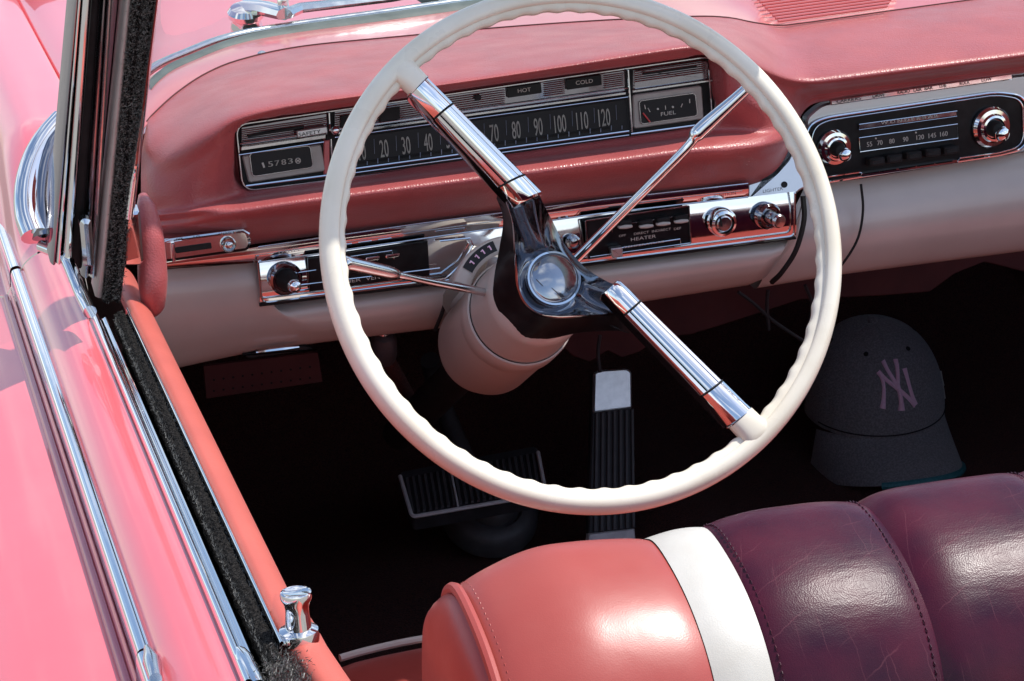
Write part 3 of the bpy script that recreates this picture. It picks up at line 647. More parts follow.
knob(['lighter_ring', 'lighter_knob'], 768, 216, SP.lift(.003), [[(13.5, -.004), (13.5, .002), (11.5, .005), (9.5, .005), (8.6, .002)], [(7.2, 0), (7.2, .006), (6.2, .008), (6.2, .016), (6.9, .018), (6.9, .021), (5.8, .0225), (.5, .0228)]], [DCHROME, CHROMEW], sw, ax=nrm((.16, -1, .0)))
# wiper switch at the far left
WS = facing(.270, 6, .92)
wb = MB().plate(rpoly([(161, 240), (248, 228.5), (252, 244), (248, 251), (164, 263)], [4, 8, 4, 3, 3]), WS, .03, .003, 0).build('wiper_switch', CHROME, car)
MB().line([(163, 242), (170, 239.8), (243, 230.2), (249, 234)], WS, 3.4, .002).build('switch_rim', CHROMEW, wb)
mb = MB(); mb.plate(rpoly([(175, 247.5), (211, 242.5), (212, 248.5), (176, 253.5)], 1.5), WS, .002, .0003, .0008); mb.build('switch_slot', MBLACK, wb)
mb = MB(); mb.lathe(WS.at(228, 244, 0), WS.n, [(.0068, -.001), (.0068, .004), (.0055, .006), (.005, .004), (.003, .006), (.001, .007)], 20); mb.build('washer_button', CHROMEW, wb)
mb = MB(); mb.plate([(172, 244), (175, 243.6), (176, 262), (173, 262.4)], WS, .006, .001, .006); mb.build('wiper_lever', CHROME, wb)
mb = MB(); text(mb, 'OFF', 176, 240.6, 183, 239.6, 2.2, WS, .0045); text(mb, 'LO', 194, 238, 200, 237.2, 2.2, WS, .0045); text(mb, 'WASH', 219, 235.2, 234, 233.2, 2.2, WS, .0045); mb.build('switch_lettering', DINK, wb)
# bright end plate joining the switch panel to the radio
EP = facing(.315, 22, .9)
mb = MB().plate(rpoly([(748, 184), (774, 176), (790, 158), (796, 138), (802, 122), (806, 124), (807, 187), (800, 190), (796, 194), (748, 200)], [1, 6, 6, 4, 2, 2, 3, 3, 2, 1]), EP, .01, .0015, 0)
ep = mb.build('end_plate', SATIN, car)
MB().plate(circ(784.5, 184.5, 3.2, 14), EP, .001, .0002, .0008).build('plate_hole', MBLACK, ep)

# ---- radio
RD = facing(.345, 6, .92)
fr_ = rpoly([(806, 118), (822, 104), (1012, 76), (1060, 70), (1074, 140), (1024, 152), (808, 186)], [6, 8, 4, 4, 20, 4, 4])
rad = MB().plate(fr_, RD, .012, .002, 0).build('radio', SATIN, car)
oval = rpoly([(822, 118), (996, 92), (1027, 96), (1028, 148), (1000, 155), (815, 184), (806, 182), (806, 128)], [14, 10, 14, 16, 6, 6, 12, 16], 7)
MB().plate(oval, RD, .004, .001, .0016).build('radio_face', BLACK, rad)
oval2 = rpoly([(824, 121), (996, 95), (1023, 99), (1024, 146), (998, 153), (960, 158), (958, 161), (864, 176), (861, 172), (820, 178), (810, 168), (812, 131)], [12, 9, 12, 14, 6, 1, 1, 1, 1, 6, 9, 14], 6)
MB().line(oval, RD, 2.4, .003, closed=True).build('radio_rim', CHROME, rad)
MB().line(oval2, RD, 1.5, .0034, closed=True).build('radio_trim', CHROMEW, rad)
mb = MB(); mb.plate([(859, 124.5), (957, 111), (957, 116), (859, 129.5)], RD, .004, .001, .005); mb.build('name_bar', DCHROME, rad)
mb = MB(); mb.line([(859, 124.5), (957, 111)], RD, 1.4, .005); mb.line([(859, 129.8), (957, 116.2)], RD, .8, .005)
dq = [(859, 138), (957.5, 124), (958, 138.3), (860, 152)]
mb.line(dq, RD, 1.4, .0036, closed=True); mb.build('bar_edges', CHROMEW, rad)
mb = MB(); text(mb, 'W O N D E R B A R', 881, 124.6, 938, 117, 2.9, RD, .0058, bold=.15); mb.build('name_lettering', INK, rad)
mb = MB(); mb.plate(dq, RD, .002, .0004, .0022); mb.build('tuning_dial', DIAL, rad)
mb = MB()
for t_, x, y in (('55', 869.6, 146.6), ('70', 880, 145), ('80', 892, 143.4), ('90', 905.7, 141.5), ('120', 920.3, 139.5), ('145', 932.4, 137.8), ('160', 944, 136.2)):
    w = 2.6 if len(t_) == 2 else 3.7; text(mb, t_, x - w, y + .14 * w, x + w, y - .14 * w, 4.6, RD, .0028, bold=.12)
mb.plate(circ(876, 138.4, .9, 8), RD, .0005, .0001, .0028); mb.plate(circ(916, 132.6, .9, 8), RD, .0005, .0001, .0028)
mb.build('dial_numerals', INK, rad)
for x, y in ((878.5, 162), (896, 159), (915.5, 156), (934.5, 153), (953, 150.5)):
    mb = MB(); mb.plate(rpoly([(x - 8, y - 3), (x + 7, y - 5), (x + 7.5, y + 3), (x - 7.5, y + 5)], 2), RD, .012, .002, .014); mb.build('push_button', MBLACK, rad)
mb = MB(); mb.plate(rpoly([(861, 174), (958, 160), (959, 163), (862, 177.5)], .6), RD, .006, .001, .0065); mb.build('lower_bar', CHROME, rad)
for x, y, r in ((833.5, 147.5, 18.5), (990.5, 127, 21)):
    knob(['dial_ring', 'knob_hub'], x, y, RD.lift(.002), [[(r, 0), (r, .003), (r * .88, .006), (r * .70, .0065), (r * .62, .009), (r * .52, .0095), (r * .46, .007)], [(r * .40, .004), (r * .40, .012), (r * .30, .016), (r * .1, .017)]], [CHROME, MBLACK], rad, ax=nrm((.05, -1, .05)))
    knob(['radio_knob'], x + 7.5, y + 5.5, RD.lift(.012), [[(r * .16, -.008), (r * .2, 0), (r * .34, .004), (r * .37, .007), (r * .32, .0105), (r * .16, .0125), (.5, .013)]], [CHROME], rad, ax=nrm((.12, -1, .0)), n=24)
es = rpoly([(831, 100.5), (1012, 73.5), (1013, 79.5), (831, 105.5)], .8)
mb = MB(); mb.plate(es, RD, .004, .001, .0075); mb.build('upper_band', CHROME, rad)
mb = MB()
for t_, x0, x1 in (('CARRIERS', 837, 861), ('DRIVE', 873, 885), ('RADIO', 898, 910), ('LAIR', 914, 922), ('BAR', 925, 933), ('THE', 939, 947), ('ROCK', 960, 970), ('LOW', 982, 992)):
    f_ = lambda x: 104.2 - (x - 831) * .147; text(mb, t_, x0, f_(x0), x1, f_(x1), 3.2, RD, .0081)
mb.build('band_lettering', DINK, rad)

# ---- beige lower dash
def dash_panel(name, tops, bots, ys, mat_=BEIGE):
    """convex painted panel: rows at growing drop, rolling under at the bottom"""
    mb = MB(); n = 40; G = []
    def poly(L_):
        L_ = np.array(L_, float); u = np.linspace(0, 1, len(L_)); return np.array([np.interp(np.linspace(0, 1, n), u, L_[:, c]) for c in (0, 1)]).T
    a, b = poly(tops), poly(bots)
    for p, q in zip(a, b):
        row = []
        for s_, yy in zip(np.linspace(0, 1, len(ys)), ys): row.append(un(*(p + (q - p) * s_), Y, yy))
        last = row[-1]; row += [last + A(0, .02, -.004), last + A(0, .05, .004), last + A(0, .09, .02)]
        G.append(cr(row, 5))
    mb.grid(G); return mb.build(name, mat_, car, smooth=70)
ys1 = [.315, .305, .302, .304, .312, .33]
ld = dash_panel('lower_dash', [(140, 268), (200, 264), (258, 258), (262, 304), (430, 282), (620, 258), (796, 236), (803, 195)], [(155, 372), (200, 362), (258, 350), (330, 341), (430, 329), (620, 305), (760, 283), (797, 240)], ys1)
ys2 = [.35, .335, .325, .322, .328, .345]
dash_panel('glovebox_dash', [(806, 184), (860, 179), (940, 166), (1024, 152), (1150, 132)], [(758, 287), (830, 275), (930, 262), (1024, 250), (1150, 232)], ys2)
for r_, q in ((.0014, ((861, 184, .318), (863, 210, .314), (858, 238, .312), (844, 262, .316), (832, 274, .33))), (.0028, ((803, 196, .300), (804, 220, .296), (796, 250, .296), (782, 272, .305), (772, 282, .325))), (.002, ((449, 284, .299), (446, 300, .296), (441, 316, .298), (435, 330, .31)))):
    MB().tube(cr([un(x, y, Y, d_) for x, y, d_ in q], 6), r_, 6).build('dash_seam', MBLACK, ld)
mb = MB(); P = [un(x, y, Y, .318) for x, y in ((256, 352.5), (270, 350.5), (285, 348.7), (299, 347))]; mb.tube(P, [.0012, .0022, .0024, .0012], 8); mb.build('brake_release_pull', CHROME, ld)
mb = MB(); mb.plate(rpoly([(242, 355), (306, 346), (314, 350), (250, 359)], 2), facing(.326, 0), .01, .001); mb.build('pull_recess', MBLACK, ld)

# ---- steering wheel
def wp_(a, r, w): return W + (WX * math.cos(a) + WY * math.sin(a)) * r + WN * w
RT = .2058; NS = 63; nseg = NS * 10; nsec = 28; G = []
for i in range(nseg):
    a = 2 * math.pi * i / nseg; row = []
    rip = .5 + .5 * math.cos(NS * a)
    for j in range(nsec):
        ph = 2 * math.pi * j / nsec                    # 0 = outward, pi/2 = driver
        cr_, cw = math.cos(ph), math.sin(ph)
        r = RT + .0094 * cr_; w = .0106 * cw
        if cr_ < -.15 and cw < .62:                    # finger grips on the inner rear half
            k = min(1, (-.15 - cr_) / .4) * min(1, max(0, (.62 - cw) / .45)); r -= k * (.0016 + .0013 * rip ** 1.5)
        if abs(ph - 2.46) < .14: r += .0013; w -= .0013   # moulding line
        row.append(wp_(a, r, w))
    G.append(row)
mb = MB().grid(G, cu=True, cv=True)
def wpx(x, y, w): return wheel_plane(w).at(x, y)
spk = [((410, 95), (427.5, 77.5), (500, 186), (534, 172)), ((729, 426), (752, 409), (620, 312), (637, 297))]
spk[0] = ((410, 95), (427.5, 77.5), (501, 191), (528, 178))
for (o0, o1, i0, i1) in spk:                           # cream sockets blending rim to spoke
    c0 = (wpx(*o0, .001) + wpx(*o1, .001)) / 2; ci = (wpx(*i0, -.02) + wpx(*i1, -.02)) / 2
    dr_ = nrm(c0 - ci); sd_ = nrm(np.cross(WN, dr_)); hw = np.linalg.norm(wpx(*o1, 0) - wpx(*o0, 0)) / 2
    G = []
    for s_, kw, kh in ((0, 1.0, 1.0), (.006, 1.02, 1.0), (.011, 1.04, .98), (.016, 1.12, .92), (.020, 1.22, .8), (.023, 1.3, .6)):
        c = c0 + dr_ * s_; row = []
        for ph in np.linspace(0, 2 * math.pi, 20, endpoint=False):
            cx_, sx_ = math.cos(ph), math.sin(ph)
            e = 2.6 if s_ < .02 else 2.2
            cx_, sx_ = np.sign(cx_) * abs(cx_) ** (2 / e), np.sign(sx_) * abs(sx_) ** (2 / e)
            row.append(c + sd_ * cx_ * hw * kw + WN * (sx_ * .0098 * kh - .001))
        G.append(row)
    mb.grid(G, cv=True); o = len(mb.v) - 120; mb.f.append(tuple(range(o, o + 20)))
sw_ = mb.build('steering_wheel', CREAM, car, smooth=60, label='cream thin-rimmed wheel with finger grips')
for (o0, o1, i0, i1) in spk:
    O0, O1 = wpx(*o0, .001), wpx(*o1, .001); I0, I1 = wpx(*i0, -.022), wpx(*i1, -.022)
    def section(f_, grow=1, hgt=1, panel=1):
        a, b = O0 + (I0 - O0) * f_, O1 + (I1 - O1) * f_; c = (a + b) / 2; sd_ = nrm(b - a); hw = np.linalg.norm(b - a) / 2 * grow
        nn = nrm(np.cross(np.cross(sd_, WN), sd_)) if False else WN
        pr = [(-.97, -.016), (-1, -.004), (-.93, .0015), (-.80, .0042), (-.60, .0052), (-.50, .0055 if not panel else .0036), (-.44, .0066), (-.2, .0078), (.2, .0078), (.44, .0066), (.50, .0055 if not panel else .0036), (.60, .0052), (.80, .0042), (.93, .0015), (1, -.004), (.97, -.016), (.6, -.021), (-.6, -.021)]
        if not panel: pr = [(u, w if w < 0 else (.0062 - .0062 * abs(u) ** 2.5) * 1.0 + .0008) for u, w in pr]
        return [c + sd_ * u * hw + nn * w * hgt for u, w in pr]
    st = [(.0, .985, .98, 0), (.006, 1, 1, 0), (.25, 1, 1, 0), (.262, 1, 1, 0), (.264, 1, 1, 1), (.96, 1, 1, 1), (.962, 1, 1, 0), (1.06, 1.0, 1, 0), (1.14, .99, 1, 0), (1.16, .9, .8, 0)]
    mb = MB().grid([section(*s_) for s_ in st], cv=True); n_ = 18
    mb.f.append(tuple(range(n_))); mb.f.append(tuple(range(len(mb.v) - n_, len(mb.v))))
    mb.build('spoke', CHROME, sw_, smooth=28)
    mb = MB()                                          # dark joint lines
    for f_ in (.255, .968):
        s_ = section(f_, 1.004, 1.02, 0)[2:14]; mb.tube(s_, .0009, 5)
    for ix in (5, 10): mb.tube([section(.266, 1, 1, 1)[ix], section(.957, 1, 1, 1)[ix]], .0007, 5)
    mb.build('spoke_joint', MBLACK, sw_)
    s0 = section(-.004, 1.03, 1.05, 0); mb = MB(); mb.tube(s0[1:15], .0011, 6); mb.build('spoke_collar', DCHROME, sw_)
# hub
face = [(507, 198, -.028), (513, 222, -.055), (515, 246, -.082), (517, 270, -.102), (519, 288, -.110), (527, 304, -.112), (541, 314, -.110), (560, 316, -.104), (583, 315, -.090), (604, 314, -.066), (621, 312, -.030), (631, 304, -.026), (637, 296, -.028), (622, 287, -.046), (606, 281, -.064), (588, 270, -.084), (574, 256, -.092), (562, 240, -.086), (553, 222, -.066), (543, 203, -.042), (533, 182, -.026), (520, 188, -.022)]
inner = circ(552.5, 279.5, 28, len(face))
top_ = np.array([wpx(*p) for p in face])
ctr = wpx(552.5, 279.5, -.118)
ang = [math.atan2(p[1] - 279.5, p[0] - 552.5) for p in face]
ring = np.array([wpx(552.5 + 27.5 * math.cos(a), 279.5 + 27.5 * math.sin(a), -.1155) for a in ang])
side = [(497, 196, -.050), (501, 207, -.062), (503, 224, -.085), (499, 250, -.110), (494, 278, -.138), (494, 300, -.15), (507, 324, -.155), (524, 338, -.155), (548, 339, -.152), (578, 333, -.140), (604, 331, -.100), (620, 331, -.066), (632, 333, -.050), (641, 318, -.048), (636, 300, -.062), (614, 294, -.095), (592, 286, -.13), (575, 272, -.14), (560, 255, -.135), (548, 232, -.11), (536, 205, -.070), (515, 188, -.048)]
sid = np.array([wpx(*p) for p in side])
k = len(face); f2 = lambda q: cr(q, 4, closed=True)
T, Rg, Sd = f2(top_), f2(ring), f2(sid)
G = []
for s_ in np.linspace(0, 1, 9):                        # ring up to the rim of the face, dished
    G.append([r + (t_ - r) * s_ - WN * .010 * math.sin(math.pi * s_) for r, t_ in zip(Rg, T)])
mb = MB().grid(G, cv=True)
hub = mb.build('hub', DCHROME, sw_, smooth=50)
mb = MB(); mb.grid([list(T + WN * 0), list(T + (Sd - T) * .06 + WN * .0012), list(T + (Sd - T) * .12)], cv=True); mb.build('hub_edge', CHROME, sw_, smooth=80)
mb = MB(); mb.grid([list(T + (Sd - T) * .12), list(T + (Sd - T) * .5 ), list(Sd), list(Sd + (ctr - WN * .06 - Sd) * .25)], cv=True); mb.build('hub_side', BLACK, sw_, smooth=60)
k_ = wheel_plane(-.11).scale(552, 280)
MB().lathe(ctr, WN, [(28.5 * k_, -.004), (28.8 * k_, .004), (27.5 * k_, .0065), (25.5 * k_, .0065), (24.8 * k_, .004)], 48, cap1=False).build('horn_ring', CHROME, sw_, smooth=40)
mb = MB().lathe(ctr, WN, [(25 * k_, .002), (24.6 * k_, .0052), (22 * k_, .0062), (15 * k_, .0074), (7 * k_, .0082), (.4 * k_, .0085)], 48); mb.build('horn_button', BTN, sw_, smooth=60)
mb = MB(); q = wheel_plane(-.11).lift(.0002)
for a, b in (((536, 279), (543, 286)), ((552, 288), (566, 300))):
    PB = wheel_plane(-.1095); mb.line([a, b], PB, .5, 0)
mb.build('button_scratch', DINK, sw_)

# ---- steering column
C1 = wpx(553, 280, -.12); C2 = wpx(521, 312, -.215); CA = nrm(C2 - C1); CU = nrm(WX - CA * (WX @ CA)); CV = np.cross(CA, CU); CV = CV if CV[2] > 0 else -CV
colm = MB().lathe(C1, CA, [(.030, .028), (.040, .034), (.0445, .042), (.0455, .050), (.0452, .060), (.0462, .068), (.0468, .094)], 56).build('steering_column', BEIGE, car, smooth=35)
MB().lathe(C1, CA, [(.0470, .0955), (.0490, .0965), (.0498, .100), (.0500, .118), (.0485, .121), (.0478, .126), (.0474, .205), (.042, .222), (.026, .228)], 56).build('column_jacket', BEIGE, colm, smooth=35)
MB().lathe(C1, CA, [(.018, .20), (.018, .55)], 24).build('column_shaft', MBLACK, colm)
MB().lathe(C1, CA, [(.0472, .0938), (.0476, .095), (.0472, .0962)], 56, cap0=False, cap1=False).build('column_joint', MBLACK, colm)
qc = lambda a, h, r: C1 + A(0, 0, .012) + CA * h + (CU * math.cos(a) + CV * math.sin(a)) * r
qa = [math.pi * .60 + i * .05 for i in range(14)]
qh = [math.pi * .50 + i * .05 for i in range(24)]
MB().grid([[qc(a, .100, .0450), qc(a, .0985, .0470), qc(a, .0985, .0590), qc(a, .1005, .0608), qc(a, .104, .0613), qc(a, .140, .0600), qc(a, .165, .054), qc(a, .185, .044)] for a in qh]).build('quadrant_housing', BEIGE, colm, smooth=50)
qa = [math.pi * .57 + i * .04 for i in range(18)]
MB().grid([[qc(a, .0978, .0482), qc(a, .0978, .0580)] for a in qa]).build('gear_quadrant', DIAL, colm)
for a in (.10, .24, .38, .52):
    a += math.pi * .57; mb = MB(); mb.tube([qc(a, .0972, .0510), qc(a, .0972, .0552), qc(a + .035, .0972, .0545)], .0007, 5); mb.build('quadrant_mark', PINKT, colm)
# levers
P = [wpx(572, 263, -.155), wpx(600, 235, -.135), wpx(640, 195, -.105), wpx(678, 157, -.078), wpx(690, 144, -.070), wpx(697, 134, -.066), wpx(712, 120, -.058), wpx(730, 104, -.048), wpx(752, 84, -.036)]
MB().tube(cr(P, 5), np.interp(np.linspace(0, 1, 41), [0, .5, .55, .62, .72, .9, 1], [.0045, .0040, .0042, .0068, .0066, .0050, .0046]), 12).build('gear_selector_lever', CHROME, car, smooth=50)
P = [wpx(488, 293, -.172), wpx(460, 287.5, -.150), wpx(430, 282, -.125), wpx(403, 276, -.100), wpx(395, 274, -.095), wpx(375, 269.5, -.080), wpx(350, 264, -.062), wpx(341, 262, -.056)]
ts = MB().tube(cr(P, 5), np.interp(np.linspace(0, 1, 36), [0, .4, .5, .62, .9, .96, 1], [.0036, .003, .0032, .0058, .0062, .0058, .002]), 12).build('turn_signal_lever', CHROMEW, car, smooth=50)

# ---- footwell: floor, toe board, tunnel, sides
mb = MB()
pr = [(-.75, .30), (-.1, .27), (.55, .25), (.95, .25), (1.15, .27), (1.30, .36), (1.42, .50), (1.46, .72), (1.46, .98)]
G = []
for x in np.linspace(-.70, .70, 57):
    hump = .06 * math.exp(-(x / .09) ** 2)
    G.append([A(x, p[1], p[2] + (hump if i < 6 * 6 else hump * .4)) for i, p in enumerate(cr([(0, a, b) for a, b in pr], 6))])
fl = MB().grid(G).build('floor_carpet', CARPET, car, smooth=70)
MB().grid([[A(-.70, y_, z_) for z_ in (.22, .6, .86)] for y_ in (.30, .8, 1.5)]).build('kick_panel', CARPET, car)
MB().grid([[A(.70, y_, z_) for z_ in (.22, .6, .86)] for y_ in (.30, .8, 1.5)]).build('kick_panel', CARPET, car)
MB().grid([[A(x, y_, z_) for y_, z_ in ((.48, .93), (1.47, .93))] for x in (-.7, 0, .7)]).build('cowl_panel', CARPET, car)
# trim boards under the dash
FB = facing(.52, 0, .7)
mb = MB(); mb.plate([(203, 366), (318, 352), (323, 382), (206, 399)], FB, .004, .001, 0); tb = mb.build('fuse_board', MAROON, car)
mb = MB()
for r_ in range(2):
    for i in range(11): mb.plate(circ(214 + i * 9.6, 380 + r_ * 11 - i * 1.3, 1.2, 8), FB, .001, .0002, .0006)
mb.build('board_holes', MBLACK, tb)
FB2 = facing(.62, 0, .7)
lowb = [(1100, 245), (1024, 272), (985, 262), (955, 274), (930, 292), (880, 296), (800, 300), (720, 326), (690, 335), (660, 338), (640, 352), (622, 358), (608, 351), (590, 362), (574, 357), (560, 345)]
mb = MB(); mb.plate([(560, 322), (700, 286), (860, 262), (1100, 220)] + lowb, FB2, .006, .0015, 0); mb.build('firewall_pad', MAROON, car)
for q in (((738, 292), (752, 302), (775, 322), (805, 342)), ((768, 290), (767, 305), (769, 330)), ((600, 335), (598, 352), (600, 372)), ((805, 285), (812, 305), (808, 330))):
    MB().tube(cr([un(x, y, Y, .60) for x, y in q], 6), .0022, 6).build('wire', RUBBER, car)
# parking brake handle
hp = un(384, 344, Y, .36)
pb = MB().lathe(hp, nrm((-.05, -.45, .9)), [(.010, -.022), (.0125, -.014), (.0125, .006), (.010, .012), (.006, .014)], 20).build('parking_brake', RUBBER, car)
MB().lathe(hp + nrm((-.05, -.45, .9)) * .013, nrm((-.05, -.45, .9)), [(.006, 0), (.0065, .004), (.004, .0075), (.001, .008)], 16).build('brake_button', CHROMEW, pb)
P = [hp + A(0, .01, -.01), un(404, 388, Y, .5), un(428, 436, Y, .68)]; MB().tube(cr(P, 6), [.007] * 13, 10).build('brake_stem', CARPET, pb)
# accelerator
PT, PBt = un(613, 370, Y, .90), un(611, 540, Y, .82)
axp = nrm(PT - PBt); apn = nrm(np.cross(A(1, 0, 0), axp)); apn = apn if apn[1] < 0 else -apn
AP = Plane(PBt, apn)
acc = MB().plate(rpoly([(593, 372), (632, 370), (635, 540), (588, 540)], 3), AP, .012, .002, 0).build('accelerator_pedal', RUBBER, car)
mb = MB().plate(rpoly([(594, 373), (599, 370), (627, 368), (632, 372), (632.5, 408), (593, 413)], [2, 3, 3, 2, 1, 1]), AP, .012, .0025, .004); mb.build('pedal_cap', ALU, acc)
mb = MB().plate([(589, 533.5), (635, 528.5), (636, 541), (588, 541)], AP, .012, .002, .004); mb.build('pedal_foot', TRIMP, acc)
mb = MB()
for i in range(7):
    x = 595.5 + i * 5.9; mb.plate([(x, 413 - i * .7), (x + 3.3, 412.7 - i * .7), (x + 3.6 + (i - 3) * .35, 532 - i * .7), (x - .3 + (i - 3) * .5, 532 - i * .7)], AP, .006, .0012, .0035)
mb.build('pedal_ribs', PEDR, acc)
# brake pedal
bt, bb_ = un(470, 462, Y, .88), un(470, 508, Y, .80)
axp = nrm(bt - bb_); bpn = nrm(np.cross(A(1, 0, 0), axp)); bpn = bpn if bpn[1] < 0 else -bpn
BP = Plane(bb_, bpn)
bo = rpoly([(397, 471), (538, 444), (547, 494), (412, 518)], [8, 8, 6, 6])
br = MB().plate(bo, BP, .02, .003, 0).build('brake_pedal', RUBBER, car)
MB().line(rpoly([(400, 476), (412, 517), (546, 494), (538, 452)], [0, 5, 5, 0]), BP, 4.2, .003).build('pedal_trim', TRIMP, br)
MB().line([(450, 466), (458, 506)], BP, 2.2, .004).build('pedal_divider', TRIMP, br)
mb = MB()
for i in range(22):
    x = 405 + i * 6; mb.plate([(x, 477 - i * 1.15), (x + 3.2, 476.4 - i * 1.15), (x + 9.2, 511.5 - i * 1.05), (x + 6, 512 - i * 1.05)], BP, .004, .001, .003)
mb.build('pedal_ribs', PEDR, br)
mb = MB(); mb.tube([un(470, 470, Y, .88), un(440, 400, Y, .95), un(430, 360, Y, .9)], .012, 10); mb.build('pedal_arm', RUBBER, br)
bc = un(491, 508, Y, .95); mb = MB(); mb.lathe(bc, nrm((0, -.55, .8)), [(.062, -.02), (.060, .004), (.052, .012), (.040, .013), (.036, .005), (.030, .004), (.026, .010), (.015, .016)], 40); mb.build('column_boot', PEDR, car, smooth=50)

# ---- front seat
def crest(x):                                          # crest height across the seat
    XS, ZS = ([-.66, -.63, -.618, -.606, -.58, -.553, -.52, -.482, -.447, -.409, -.36, -.3395, -.32, -.226, -.1, .2, .5], [.862, .885, .894, .902, .912, .919, .917, .9125, .9135, .917, .9145, .911, .9155, .912, .908, .905, .9])
    return sum(np.interp(x + d_, XS, ZS) for d_ in np.linspace(-.012, .012, 7)) / 7 - .03 * max(0, (-.592 - x)) ** 1.2
def seat_profile(x, zc, shrink=0.):
    """front foot, over the crest, down the back (y,z)"""
    o = shrink
    zc = zc - .0045
    P = [(-.40, zc - .36), (-.405, zc - .20), (-.408, zc - .085), (-.420 - o * .2, zc - .027), (-.450, zc - .002 - o), (-.487, zc - .004 - o), (-.528 + o * .6, zc - .020 - o * .7), (-.560 + o, zc - .050), (-.578 + o, zc - .095), (-.586 + o, zc - .17), (-.588 + o, zc - .30), (-.58 + o, zc - .45)]
    return cr([(x, a, b) for a, b in P], 6)
def panel(name, x0, x1, mat_, parent, n=16, pin=.006, puff=.0, wr=0, label=None):
    G = []
    for s_ in np.linspace(0, 1, n + 1):
        x = x0 + (x1 - x0) * s_; e = min(s_, 1 - s_) * (x1 - x0); sh = pin * math.exp(-(e / .007) ** 1.2) - puff * math.sin(math.pi * s_)
        pr = seat_profile(x, crest(x), sh)
        if wr: pr = pr + np.array([[0, 0, .6 * wr * math.sin(q[1] * 55 + x * 30) * math.exp(-(e / .03))] for q in pr])
        G.append(pr)
    return MB().grid(G).build(name, mat_, parent, smooth=70, label=label)
# cushion is the seat's body
G = []
for x in np.linspace(-.64, .64, 50):
    e = min(x + .64, .64 - x); dz = -.05 * math.exp(-(e / .03) ** 1.3)
    G.append(cr([(x, -.36, .55 + dz), (x, -.2, .555 + dz), (x, -.02, .565 + dz), (x, .10, .561 + dz), (x, .145, .545 + dz), (x, .158, .49), (x, .12, .36), (x, .02, .30)], 5))
seat = MB().grid(G).build('front_seat', SEATR, car, smooth=70, label='coral red bench seat with white stripe and purple leather back panels')
mb = MB(); q = [un(x, y, Z, .556) for x, y in ((340, 658), (365, 651), (400, 643), (438, 636), (480, 628))]
mb.tube(cr(q, 6), .0035, 8); mb.build('cushion_piping', WHITEV, seat)
mb = MB(); G = [[A(x, y_, z_ + .004) for y_, z_ in ((.146, .545), (.10, .5615), (.0, .5655), (-.2, .556))] for x in (-.495, -.47, -.445)]
mb.grid(G).build('cushion_stripe', WHITEV, seat)
panel('back_red_panel', -.604, -.4786, SEATR, seat, 24, .003, .001)
G = []                                                 # rounded end of the seat back
for s_ in np.linspace(0, 1, 8):
    x = -.604 - .018 * math.sin(s_ * math.pi / 2); sh = .003 + .03 * (1 - math.cos(s_ * math.pi / 2)); pr = seat_profile(x, crest(-.604) - .012 * s_ ** 2, sh)
    G.append(pr)
mb = MB().grid(G); nn = len(G[-1]); mb.f.append(tuple(range(len(mb.v) - nn, len(mb.v)))); mb.build('back_end_cap', SEATR, seat, smooth=70)
mb = MB(); pr = seat_profile(-.6055, crest(-.604), .000); mb.tube(pr, .0036, 8); mb.build('back_piping', SEATR, seat)
panel('back_white_stripe', -.4786, -.4422, WHITEV, seat, 12, .002, .001)
panel('back_purple_panel', -.4422, -.3348, PURPLE, seat, 22, .005, .0008, .0012)
panel('back_purple_panel', -.3348, -.2207, PURPLE, seat, 22, .005, .0008, .0012)
panel('back_purple_panel', -.2207, -.10, PURPLE, seat, 22, .005, .0008, .0012)
panel('back_purple_panel', -.0995, .40, PURPLE, seat, 22, .005, .0008, .0012)
def stitches(x, dx, m_):
    pr = seat_profile(x + dx, crest(x + dx), .0015); d = np.r_[0, np.cumsum(np.linalg.norm(np.diff(pr, axis=0), axis=1))]
    at_ = lambda q: A(*[np.interp(q, d, pr[:, k]) for k in range(3)])
    mb = MB(); q = .10
    while q < d[-1] - .06:
        a_, b_ = at_(q), at_(q + .0034); nn = nrm(np.cross(A(1, 0, 0), b_ - a_)); nn = nn if nn @ (a_ - A(x, -.48, .80)) > 0 else -nn
        mb.tube([a_ - nn * .0004, (a_ + b_) / 2 + nn * .0005, b_ - nn * .0004], .00045, 5); q += .0052
    mb.build('seam_stitching', m_, seat)
stitches(-.4422, .0055, PURPLE); stitches(-.3348, -.0055, PURPLE); stitches(-.2207, -.0055, PURPLE); stitches(-.604, .0065, SEATR)
panel('back_red_panel', .4005, .63, SEATR, seat, 16, .004, .003)

# ---------------------------------------------------------------- baseball cap
cap = bpy.data.objects.new('baseball_cap', None); COL.objects.link(cap)
CB = A(.352, 1.045, .258); cap.location = CB; cap['_o'] = tuple(float(v) for v in CB)
cap['label'] = 'dark grey baseball cap with pink interlocked N and Y, brim forward on the footwell carpet'
cap['category'] = 'cap'
yaw = R(-5); fwd = A(math.sin(yaw), -math.cos(yaw), 0); fwd = nrm(fwd); rt = nrm(np.cross(fwd, A(0, 0, -1))); rt = rt if rt[0] > 0 else -rt
upv = A(0, 0, 1.); tilt = R(4); cf = fwd * math.cos(tilt) - upv * math.sin(tilt); cu_ = upv * math.cos(tilt) + fwd * math.sin(tilt)
def capP(th, ph):                                      # th around (0=front), ph 0=rim..pi/2=top
    a, b = .094, .100; h = .124
    e = 2.3; c_, s_ = math.cos(ph), math.sin(ph); c_ = abs(c_) ** (2 / e); s_ = abs(s_) ** (2 / e)
    lean = .010 * math.sin(ph) 
    fr = max(0, math.cos(th)) ** 2
    return CB + A(0, 0, .052) + cf * (math.cos(th) * b * (c_ * (1 - .0 * fr)) - lean) + rt * math.sin(th) * a * c_ + cu_ * h * s_
